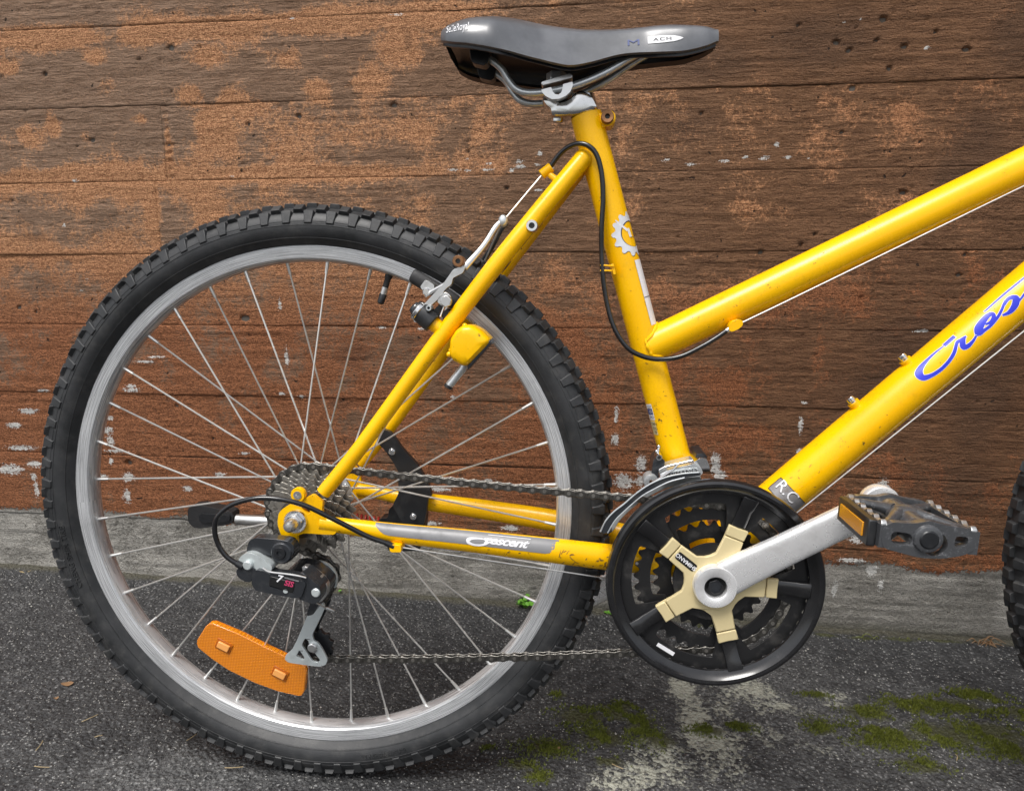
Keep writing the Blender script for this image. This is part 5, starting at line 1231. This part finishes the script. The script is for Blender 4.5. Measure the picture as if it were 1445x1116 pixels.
pl2 = [(0.0096,-0.0434),(0.0148,-0.0429),(0.0234,-0.0488),(0.032,-0.0562),(0.036,-0.0637),(0.0348,-0.0728),(0.0291,-0.0805),(0.0246,-0.0814),(0.0311,-0.0729),(0.03,-0.0653),(0.02,-0.0564),(0.0114,-0.0506)]
MB().prism(round_poly(pl2, .25, 2), -.0880, -.0790).build('spring_cover', 'alu', der, .0018)
for q, r_ in (((-0.0402,-0.104,-0.0366), .0048), ((0.0295,-0.105,-0.064), .0046), ((-0.001,-0.107,-0.0619), .0030)):
    MB().disc([(.0003, -.1056 if r_ > .004 else -.1068), (r_ * .8, -.1056 if r_ > .004 else -.1068), (r_, -.1046), (r_, -.1), (.0003, -.1)], (q[0], q[2]), 22).build('rivet', 'grey_der', der)
cg = [(0.0112,-0.0895),(0.0178,-0.0878),(0.0236,-0.0931),(0.0234,-0.0978),(0.0164,-0.1122),(0.0082,-0.1274),(0.0093,-0.1342),(0.0143,-0.1368),(0.0193,-0.1454),(0.0236,-0.1561),(0.0212,-0.1618),(0.0139,-0.1641),(-0.0019,-0.1626),(-0.0205,-0.1603),(-0.0244,-0.1567),(-0.0225,-0.1515),(-0.0149,-0.1449),(-0.0079,-0.1319),(0.001,-0.1126),(0.0062,-0.1014)]
h1_ = [(-0.0001,-0.132),(0.0036,-0.1347),(0.0041,-0.1395),(0.0112,-0.1504),(0.0153,-0.1559),(0.0131,-0.1592),(0.0065,-0.1578),(0.0005,-0.1476),(-0.0045,-0.1397)]
h2_ = [(-0.0071,-0.1454),(-0.0015,-0.1548),(-0.0039,-0.1565),(-0.0115,-0.1528)]
cage = MB().prism(round_poly(cg, .25, 2), -.0400, -.0380, [round_poly(h1_, .2, 2), round_poly(h2_, .2, 2)])
# the outer cage plate stands just outside the pulleys
dd = -.0
cage = MB()
cgn = [(0.0018,-0.1002),(0.0085,-0.0984),(0.0146,-0.1039),(0.0143,-0.1088),(0.0071,-0.1236),(-0.0014,-0.1393),(-0.0002,-0.1463),(0.0049,-0.149),(0.0101,-0.1579),(0.0146,-0.1689),(0.012,-0.1748),(0.0045,-0.1772),(-0.0118,-0.1756),(-0.031,-0.1733),(-0.035,-0.1696),(-0.0331,-0.1642),(-0.0252,-0.1573),(-0.018,-0.1439),(-0.0088,-0.124),(-0.0034,-0.1124)]
h1n = [(-0.01,-0.144),(-0.0061,-0.1468),(-0.0056,-0.1518),(0.0018,-0.1631),(0.0059,-0.1687),(0.0037,-0.1721),(-0.0032,-0.1707),(-0.0093,-0.1601),(-0.0144,-0.152)]
h2n = [(-0.0172,-0.1579),(-0.0113,-0.1676),(-0.0139,-0.1694),(-0.0217,-0.1655)]
cage.prism(round_poly(cgn, .25, 2), -.0425, -.0395, [round_poly(h1n, .2, 2), round_poly(h2n, .2, 2)])
cage_o = cage.build('cage', 'grey_der', der, .0008)
MB().prism(round_poly(cgn, .25, 2), -.0225, -.0205).build('cage_inner', 'dark_der', der, .0006)
up_n = [(-0.0126,-0.052),(-0.0015,-0.0507),(0.0123,-0.0536),(0.0228,-0.0605),(0.0294,-0.0682),(0.0299,-0.0746),(0.0238,-0.0858),(0.0161,-0.0987),(0.0082,-0.1005),(0.0119,-0.0893),(0.0171,-0.0796),(0.0101,-0.0655),(-0.002,-0.0578)]
MB().prism(round_poly(up_n, .25, 2), -.0800, -.0420).build('cage_pivot', 'dark_der', der, .0020)
MB().lathe([(.0185, -.0432), (.0200, -.0432), (.0203, -.0425), (.0203, -.0400), (.0185, -.0400)], (UP[0] + .002, UP[1]), 40, a0=math.radians(-30), a1=math.radians(170)).build('cage_edge', 'grey_der', der)
for c_, y_ in ((UP, -.0290), (LP_, -.0300)):
    gear(11, .0155, .0188, .0035, y_ - .0024, y_ + .0024, c_, .2).build('jockey_wheel', 'black', der, .0004)
    MB().cyl((c_[0], -.0440, c_[1]), (c_[0], -.0200, c_[1]), .0034).build('pulley_axle', 'chrome', der)
bp = (-0.0016,-0.044,-0.1539)
MB().disc([(.0003, -.0460), (.0042, -.0460), (.0052, -.0450), (.0052, -.0420), (.0003, -.0420)], (bp[0], bp[2]), 22).build('pulley_bolt', 'alu', der, .0003)
MB().tube([(0.0124,-0.1,-0.0691), (0.0252,-0.092,-0.0806), (0.0331,-0.086,-0.0884)], .0008, 8, 2).tube([(0.0324,-0.086,-0.0881), (0.0391,-0.082,-0.0932)], .0016, 10, 1).build('cable_end', 'alu', der)
RH = [(0.1029,-0.071,-0.0262),(0.0951,-0.072,-0.0221),(0.0779,-0.076,-0.0142),(0.058,-0.082,-0.0012),(0.0388,-0.089,0.012),(0.0196,-0.095,0.0239),(-0.0005,-0.099,0.0307),(-0.0211,-0.102,0.0332),(-0.0387,-0.104,0.031),(-0.0557,-0.105,0.0246),(-0.0679,-0.106,0.013),(-0.0712,-0.106,-0.0011),(-0.0684,-0.105,-0.0162),(-0.0615,-0.104,-0.0277),(-0.0528,-0.103,-0.0346),(-0.0475,-0.102,-0.0379)]
rh = MB().tube(RH, .0026, 14, 6).build('shift_housing', 'gloss', BIKE)
MB().tube([(-0.0528,-0.103,-0.0346), (-0.0468,-0.102,-0.0386)], [.0032, .0040], 14, 1).build('barrel_adjuster', 'black', rh)
MB().tube([RH[1], RH[0], (0.1,-0.071,-0.0247)], .0031, 14, 1).build('ferrule', 'black', rh)
MB().prism(round_poly([(0.098,-0.0226),(0.1108,-0.024),(0.1112,-0.0316),(0.0992,-0.0318)], .2, 2), -.0735, -.0560).build('cable_stop', Y, near_cs, .0012)
MB().tube([(0.1046,-0.066,-0.0279), (.35, -.030, -.076), (.425, -.008, -.0830)], .00085, 8, 1).build('shift_cable', 'spoke', near_cs)

# ---- front derailleur
cgp = [(0.3153,-0.0101),(0.3211,0.0019),(0.3295,0.0116),(0.3386,0.0189),(0.3499,0.0293),(0.3612,0.0378),(0.3724,0.044),(0.3836,0.0482),(0.3985,0.0512),(0.4126,0.0524),(0.4134,0.0493),(0.3985,0.0469),(0.3837,0.0425),(0.3702,0.0357),(0.3575,0.0281),(0.3469,0.019),(0.3401,0.0125),(0.3302,0.0021),(0.3226,-0.0112)]
fd = MB().prism(smooth_poly(cgp, 2), -.0630, -.0612)
fdo = fd.build('front_derailleur', 'dark_der', BIKE, .0006)
eg = [(0.3153,-0.0098),(0.321,0.0023),(0.3294,0.0119),(0.3385,0.0192),(0.3498,0.0295),(0.3611,0.0381),(0.3723,0.0442),(0.3835,0.0484),(0.3983,0.0514),(0.4124,0.0527)]
MB().tube([(p[0], -.0630, p[1]) for p in eg], .0009, 8, 4).build('cage_rim', 'rail', fdo)
eg2 = [(0.3226,-0.0109),(0.3302,0.0024),(0.3401,0.0128),(0.3469,0.0193),(0.3574,0.0284),(0.3701,0.036),(0.3835,0.0428),(0.3984,0.0471)]
MB().tube([(p[0], -.0630, p[1]) for p in eg2], .0007, 8, 4).build('cage_rim', 'rail', fdo)
MB().prism(smooth_poly([(0.3199,-0.0082),(0.3316,0.0058),(0.347,0.0197),(0.3624,0.0311),(0.3814,0.04),(0.4042,0.0449),(0.4155,0.0458),(0.4157,0.0387),(0.4005,0.037),(0.3815,0.0312),(0.3625,0.0214),(0.3471,0.0092),(0.3347,-0.0039),(0.3277,-0.0154)], 2), -.0470, -.0450).build('inner_cage', 'rail', fdo, .0005)
ct = (0.3227,-0.06,-0.0114); MB().box((ct[0] + .0015, -.055, ct[2] + .0015), .006, .016, .003, .6).build('cage_tail', 'dark_der', fdo, .0006)
bod = [(0.3749,0.0491),(0.3814,0.0524),(0.3936,0.056),(0.4089,0.0597),(0.4158,0.0549),(0.4174,0.0502),(0.4137,0.0462),(0.3999,0.0453),(0.3846,0.0412),(0.3769,0.0411)]
MB().prism(round_poly(bod, .15, 2), -.0560, -.0200).build('linkage', 'rail', fdo, .0022)
MB().tube([(p[0], -.0562, p[1]) for p in [(0.3744,0.053),(0.3811,0.0566),(0.3931,0.0596),(0.4069,0.063)]], .0014, 10, 4).tube([(p[0], -.0575, p[1]) for p in [(0.393,0.0598),(0.3871,0.0534),(0.3766,0.0462),(0.3639,0.0383),(0.3525,0.0303)]], .0010, 8, 4).build('linkage_edge', 'chrome', fdo)
cl_p = [(0.4103,0.0582),(0.4168,0.0622),(0.4226,0.0619),(0.4258,0.055),(0.4269,0.0478),(0.4198,0.0477),(0.4143,0.0497),(0.4108,0.0533)]
MB().prism(round_poly(cl_p, .2, 2), -.0420, -.0050).build('clamp_jaw', 'chrome', fdo, .0022)
cl_b = [(0.4133,0.0596),(0.4144,0.0636),(0.4225,0.0649),(0.4254,0.0608),(0.4242,0.0576),(0.4156,0.0579)]
MB().prism(round_poly(cl_b, .2, 2), -.0300, .0100).build('clamp_hinge', 'black', fdo, .0020)
cb_ = vv((.3990, 0, .0470)); su = unit(vv((ST1[0] - ST0[0], 0, ST1[1] - ST0[1])))
MB().tube([cb_ - su * .006, cb_ + su * .009], .0186, 30, 1).build('clamp_band', 'chrome', fdo, .001)
MB().prism(round_poly([(0.3695,0.058),(0.373,0.0628),(0.3753,0.0637),(0.3816,0.0588),(0.3809,0.0524),(0.3747,0.0467),(0.3763,0.041),(0.3717,0.0369),(0.3677,0.0434)], .2, 2), -.0400, -.0100).build('arm', 'dark_der', fdo, .0020)
for q, r_, m_ in (((0.375,-0.038,0.0635), .0034, 'chrome'), ((0.3669,-0.042,0.0384), .0075, 'rail')):
    MB().lathe([(.0018, -.0460), (r_ * .9, -.0460), (r_, -.0450), (r_, -.0300), (.0018, -.0300)], (q[0], q[2]), 20).build('pivot_bolt', m_, fdo)
MB().tube([(0.3742,-0.038,0.0643), (0.3754,-0.036,0.0728)], .0012, 8, 1).blob((0.3754,-0.036,0.0728), .0020, 10, 6).blob((0.3733,-0.036,0.0676), .0018, 10, 6).build('cable_anchor', 'chrome', fdo)
_q0 = vv((0.3831,-0.057,0.0468)); _q1 = vv((0.4088,-0.057,0.0524)); _e = unit(_q1 - _q0); _nn = vv((-_e[2], 0, _e[0])); _m = (_q0 + _q1) / 2
letter('linkage_lettering', 'SHIMANO', .0068, lambda x, y, z: (_m[0] + _e[0] * x + _nn[0] * y, -.0563, _m[2] + _e[2] * x + _nn[2] * y), 'dark_der', fdo, space=1.05)

# ---- rear cantilever brake (near side, mirrored arm on the far side)
def zb(l): return l
ARM = [(0.218,-0.02,0.306),(0.2101,-0.022,0.2989),(0.1989,-0.029,0.2809),(0.1882,-0.038,0.2673),(0.1796,-0.045,0.2573)]
ba = MB().tube(ARM, [.0020, .0030, .0030, .0034, .0036], 12, 4, sq=.6)
A2 = [(0.1789,0.2596),(0.1821,0.2582),(0.1791,0.252),(0.1733,0.2493),(0.169,0.2473),(0.1674,0.241),(0.1615,0.2369),(0.1525,0.2258),(0.1437,0.2189),(0.1384,0.2133),(0.1323,0.2034),(0.1279,0.2035),(0.126,0.2106),(0.1327,0.2162),(0.1394,0.2225),(0.1484,0.2315),(0.1573,0.2398),(0.1647,0.2495),(0.1692,0.2556)]
ba.prism(round_poly(A2, .2, 2), -.0510, -.0400)
brake = ba.build('brake_arm', 'alu', BIKE, .0016)
MB().blob((0.2173,-0.02,0.3046), (.0050, .0034, .0065), 12, 8).build('cable_hanger', 'rail', brake)
MB().tube([(0.2138,-0.016,0.2993), (0.194,0.012,0.2677), (0.1913,0.014,0.2633)], .0009, 8, 2).build('straddle_wire', 'rail', brake)
cb2 = (0.1753,-0.046,0.2637)
MB().lathe([(.0026, -.0560), (.0050, -.0560), (.0058, -.0550), (.0058, -.0400), (.0026, -.0400)], (cb2[0], cb2[2]), 22).build('cable_bolt', 'rust', brake)
MB().cyl((cb2[0], -.0545, cb2[2]), (cb2[0], -.0535, cb2[2]), .0028, None, 6).build('bolt_socket', 'black_decal', brake)
pad = MB().tube([(0.1204,-0.022,0.2518), (0.1241,-0.022,0.2496), (0.1432,-0.022,0.2375), (0.1639,-0.022,0.2239), (0.1726,-0.022,0.2143)], [.0060, .0078, .0082, .0082, .0060], 18, 3, sq=.7)
pad.build('brake_pad', 'rubber', brake)
ph_ = [(0.1336,0.2392),(0.1389,0.2458),(0.1429,0.2447),(0.1485,0.2407),(0.1469,0.2343),(0.141,0.2316),(0.1381,0.2327)]
MB().prism(round_poly(ph_, .2, 2), -.0440, -.0270).build('pad_holder', 'alu', brake, .0020)
pq = (0.1407,-0.046,0.2343); MB().disc([(.0003, -.0490), (.0030, -.0490), (.0040, -.0480), (.0040, -.0420), (.0003, -.0420)], (pq[0], pq[2]), 18).build('pad_pin', 'chrome', brake)
MB().tube([(0.1391,-0.046,0.2304), (0.1602,-0.048,0.2414)], .0022, 10, 1).build('pad_clip', 'alu', brake)
nq = (0.1622,-0.05,0.2244)
MB().prism(ngon((nq[0], nq[2]), .0062, 6, .3), -.0580, -.0500).cyl((nq[0] - .003, -.0500, nq[2] + .002), (nq[0] - .003, -.0440, nq[2] + .002), .0074).build('pad_nut', 'alu', brake, .0008)
pv = [(0.126,0.2178),(0.1268,0.222),(0.1312,0.2227),(0.1384,0.2218),(0.147,0.2189),(0.1532,0.2117),(0.1517,0.2089),(0.1448,0.1962),(0.1396,0.1945),(0.1319,0.2028),(0.1271,0.2107)]
MB().tube([(0.1288,-0.048,0.2178), (0.136,-0.048,0.2126), (0.1474,-0.048,0.2025)], [.0090, .0112, .0112], 24, 1).build('spring_housing', 'black', brake, .0012)
MB().tube([(0.1267,-0.048,0.2207), (0.1303,-0.048,0.2167)], [.0056, .0080], 20, 1).build('pivot_cap', 'dark_der', brake, .0016)
MB().tube([(0.1305,-0.049,0.2163), (0.134,-0.049,0.2134)], .0108, 24, 1).build('pivot_collar', 'chrome', brake, .0008)
MB().tube([(0.1459,-0.048,0.2032), (0.1573,-0.048,0.1937)], .0076, 20, 1).build('pivot_boss', Y, brake, .0006)
tq = (0.1452,-0.058,0.2181); MB().lathe([(.0014, -.0605), (.0028, -.0605), (.0030, -.0500), (.0014, -.0500)], (tq[0], tq[2]), 16).build('tension_screw', 'rail', brake)
MB().box((0.16,-0.04,0.2113), .010, .014, .008, .5).build('spring_anchor', 'black', brake, .001)
MB().tube([(0.1596,-0.052,0.2202), (0.1553,-0.054,0.209)], .0008, 6, 1).build('return_wire', 'spoke', brake)
fb = MB().tube([(p[0], -p[1], p[2]) for p in ARM], [.0020, .0030, .0030, .0034, .0036], 12, 4, sq=.6)
fb.prism(round_poly(A2, .2, 2), .0400, .0510)
fb.tube([(p[0], .022, p[2]) for p in ((0.1241,-0.022,0.2496), (0.1432,-0.022,0.2375), (0.1726,-0.022,0.2143))], .0080, 14, 3, sq=.7).build('brake_arm', 'dark_der', BIKE, .001)

# ------------------------------------------------------------------ small growth and litter
def leaf_mat(name, a, b):
    t = NT(name); t.set(base=t.mix(t.noise(90, 3), a, b), rough=.5, spec=.4); return t.m
M['leaf'] = leaf_mat('green leaf', (.06, .20, .015), (.16, .36, .04))
M['moss'] = leaf_mat('moss', (.048, .062, .009), (.165, .180, .028))
M['straw'] = leaf_mat('dry straw', (.20, .14, .07), (.40, .32, .18))
M['dead'] = leaf_mat('dead leaf', (.14, .075, .035), (.26, .16, .085))
M['grit'] = leaf_mat('pale grit', (.16, .155, .145), (.55, .53, .49))
rnd = random.Random(11)
def gz(x, y): return float(ground_z(np.array(x), np.array(y)))
def free(name, mb, mat, loc, label, cat, group=None, kind=None, smooth=40):
    me = mb.mesh(name, mat, smooth); o = bpy.data.objects.new(name, me); COL.objects.link(o); o.location = loc
    tag(o, label, cat, group, kind); return o
# moss cushions: far too many shoots to count
V = []; F = []
for b in MOSS:
    rx, ry = b[2], b[3] * 1.35
    for i in range(int(700 * (rx * ry / .001) ** .9) + 40):
        a = rnd.uniform(0, 2 * PI); q = math.sqrt(rnd.random()) * rnd.uniform(.3, 1.15)
        x = b[0] + rx * q * math.cos(a); y = b[1] + ry * q * math.sin(a)
        if y > 1.16: continue
        if float(fbm(np.array(x * 45), np.array(y * 45), 77)) < .47: continue
        z = gz(x, y) - .001 + .0022 * max(0., 1 - q)
        for k in range(3):
            t = rnd.uniform(0, 2 * PI); h = rnd.uniform(.0018, .0055); w = rnd.uniform(.0008, .0016); lx = rnd.uniform(-.002, .002); ly = rnd.uniform(-.002, .002); o = len(V)
            V += [(x + w * math.cos(t), y + w * math.sin(t), z), (x - w * math.cos(t), y - w * math.sin(t), z), (x + lx, y + ly, z + h)]; F.append((o, o + 1, o + 2))
mo_ = MB(); mo_.v = V; mo_.f = F
free('moss', mo_, 'moss', (0, 0, 0), 'dull green moss growing in patches on the asphalt', 'moss', kind='stuff')
gr_ = MB()
for i in range(2000):
    x = rnd.uniform(-1.15, .75); y = rnd.uniform(.62, 1.155) if i % 4 else 1.165 - abs(rnd.gauss(0, .018)); s = rnd.choice((.0006, .0008, .0010, .0014, .0018)); z = gz(x, y) + s * .5
    P = [(x + s * rnd.uniform(.6, 1.2), y, z), (x - s * rnd.uniform(.6, 1.2), y + s * .3, z), (x, y + s, z), (x + s * .2, y - s, z), (x, y, z + s * .8), (x, y, z - s)]
    gr_.add(P, [(0, 2, 4), (2, 1, 4), (1, 3, 4), (3, 0, 4), (2, 0, 5), (1, 2, 5), (3, 1, 5), (0, 3, 5)])
free('grit', gr_, 'grit', (0, 0, 0), 'loose pale grit scattered over the dark asphalt', 'grit', kind='stuff', smooth=10)
# rooted green weeds at the foot of the wall
def leaf(mb, c, r, yaw, tilt):
    n = 10; cx = vv(c); u = vv((math.cos(yaw), math.sin(yaw), math.sin(tilt))); v = vv((-math.sin(yaw), math.cos(yaw), .35)); u = unit(u); v = unit(v); w = np.cross(u, v)
    ring = [cx + u * r * (math.cos(2 * PI * i / n) * (1 if i != 0 else 1.15)) + v * r * .78 * math.sin(2 * PI * i / n) + w * r * .15 * math.cos(4 * PI * i / n) for i in range(n)]
    mb.add([cx - w * r * .12] + ring, [(0, 1 + i, 1 + (i + 1) % n) for i in range(n)])
def weed(px, n, spread, h, label, group=None, r=.005):
    x, y = px; y = min(y, 1.160); root = bpy.data.objects.new('weed', None); COL.objects.link(root); z = gz(x, y); root.location = (x, y, z)
    tag(root, label, 'weed', group)
    st_ = MB(); lf = MB()
    for i in range(n):
        a = rnd.uniform(0, 2 * PI); d = spread * math.sqrt(rnd.random()); hh = h * rnd.uniform(.4, 1); tip = (d * math.cos(a), d * math.sin(a) * .5 - .004, hh)
        st_.tube([(0, 0, -.002), (tip[0] * .4, tip[1] * .4, hh * .6), tip], [.0007, .0006, .0004], 5, 3)
        l1 = MB(); leaf(l1, tip, r * rnd.uniform(.7, 1.2), rnd.uniform(0, 2 * PI), rnd.uniform(-.3, .5))
        me = l1.mesh('leaf', 'leaf', 80); o = bpy.data.objects.new('leaf', me); COL.objects.link(o); o.parent = root
    me = st_.mesh('stem', 'leaf'); o = bpy.data.objects.new('stem', me); COL.objects.link(o); o.parent = root
G1 = [(-0.129,1.160),(0.008,1.181),(-0.455,1.169),(0.182,1.134)]
weed(G1[0][:2], 12, .020, .026, 'small round-leaved green weed at the wall foot seen through the rear wheel', r=.0062)
weed(G1[1][:2], 3, .010, .012, 'tiny green seedling by the wall between the rear tyre and the chain guard', r=.0050)
weed(G1[2][:2], 1, .004, .022, 'single green leaf at the wall foot below the cassette', r=.0055)
def grass(P0, n, L_, label, mat='leaf', spread=.02):
    x, y = P0; y = min(y, 1.160); root = bpy.data.objects.new('grass_tuft', None); COL.objects.link(root); root.location = (x, y, gz(x, y) + .002); tag(root, label, 'grass tuft')
    for i in range(n):
        a = rnd.uniform(0, 2 * PI); l = L_ * rnd.uniform(.5, 1); dx = math.cos(a) * l; dy = -abs(math.sin(a)) * l * .6; h = l * rnd.uniform(.15, .6); bx = rnd.uniform(-spread, spread)
        mb = MB().tube([(bx, 0, -.003), (bx + dx * .4, dy * .4, h), (bx + dx, dy, h * rnd.uniform(.1, .7))], [.0009, .0008, .0003], 5, 4)
        o = bpy.data.objects.new('blade', mb.mesh('blade', mat)); COL.objects.link(o); o.parent = root
G2 = [(0.601,1.158),(0.411,1.147),(0.477,1.154),(0.527,1.157)]
grass(G2[0][:2], 16, .032, 'dry brown root tangle at the wall foot beside the front tyre', 'dead', .014)
grass(G2[1][:2], 3, .030, 'few thin yellowish grass blades at the wall foot right of the chain guard', 'moss', .03)
grass(G2[2][:2], 8, .010, 'short mossy grass blades at the wall foot below the pedal', 'moss', .03)
# straws and dead leaves
ST = [(-0.626,0.758,20),(-0.685,0.733,95),(-0.657,0.698,-10),(-0.508,0.776,60),(-0.659,0.788,45),(-0.251,0.763,70),(-0.432,0.730,0),(-0.299,0.774,15),(0.021,0.799,-40),(0.276,1.159,20),(-0.186,0.830,30),(0.440,0.877,60)]
NAMES = ['near the left picture edge', 'left of the rear tyre', 'at the bottom left corner', 'just left of the rear tyre tread', 'pointing at the rear tyre', 'just below the rear tyre', 'left below the rear tyre', 'touching the rear tyre foot', 'among the left moss patches', 'right of the chain guard foot', 'right of the rear tyre foot', 'on the right moss patch']
for i, (x, y, a) in enumerate(ST):
    a = math.radians(a); l = rnd.uniform(.004, .011); z = gz(x, y) + .0028
    mb = MB().tube([(-l * math.cos(a), -l * math.sin(a), 0), (0, 0, .0012), (l * math.cos(a + .4), l * math.sin(a + .4), 0)], .00055, 6, 4)
    free('straw', mb, 'straw', (x, y, z), 'thin pale dry straw on the asphalt ' + NAMES[i], 'straw')
LF = [(-1.055,1.159),(-0.742,0.852),(-0.734,0.821),(-0.054,0.821),(-0.215,0.797)]
LN = ['pale dry leaf scrap at the wall foot on the far left', 'orange brown leaf scrap on the asphalt left of the rear wheel', 'small tan leaf crumb below the orange leaf scrap', 'pale leaf scrap on the moss right of the rear tyre', 'tan leaf crumb under the rear tyre edge']
for i, p in enumerate(LF):
    mb = MB(); x, y = p[:2]; y = min(y, 1.15); s = (.011, .009, .004, .005, .004)[i]
    V = [(s * math.cos(t) * (1 + .2 * math.sin(3 * t)), s * .55 * math.sin(t), .0012 * math.sin(2 * t)) for t in np.linspace(0, 2 * PI, 13)[:-1]]
    mb.add([(0, 0, -.0005)] + V, [(0, 1 + k, 1 + (k + 1) % 12) for k in range(12)])
    free('dead_leaf', mb, 'straw' if i == 0 else 'dead', (x, y, gz(x, y) + .0030), LN[i], 'leaf')
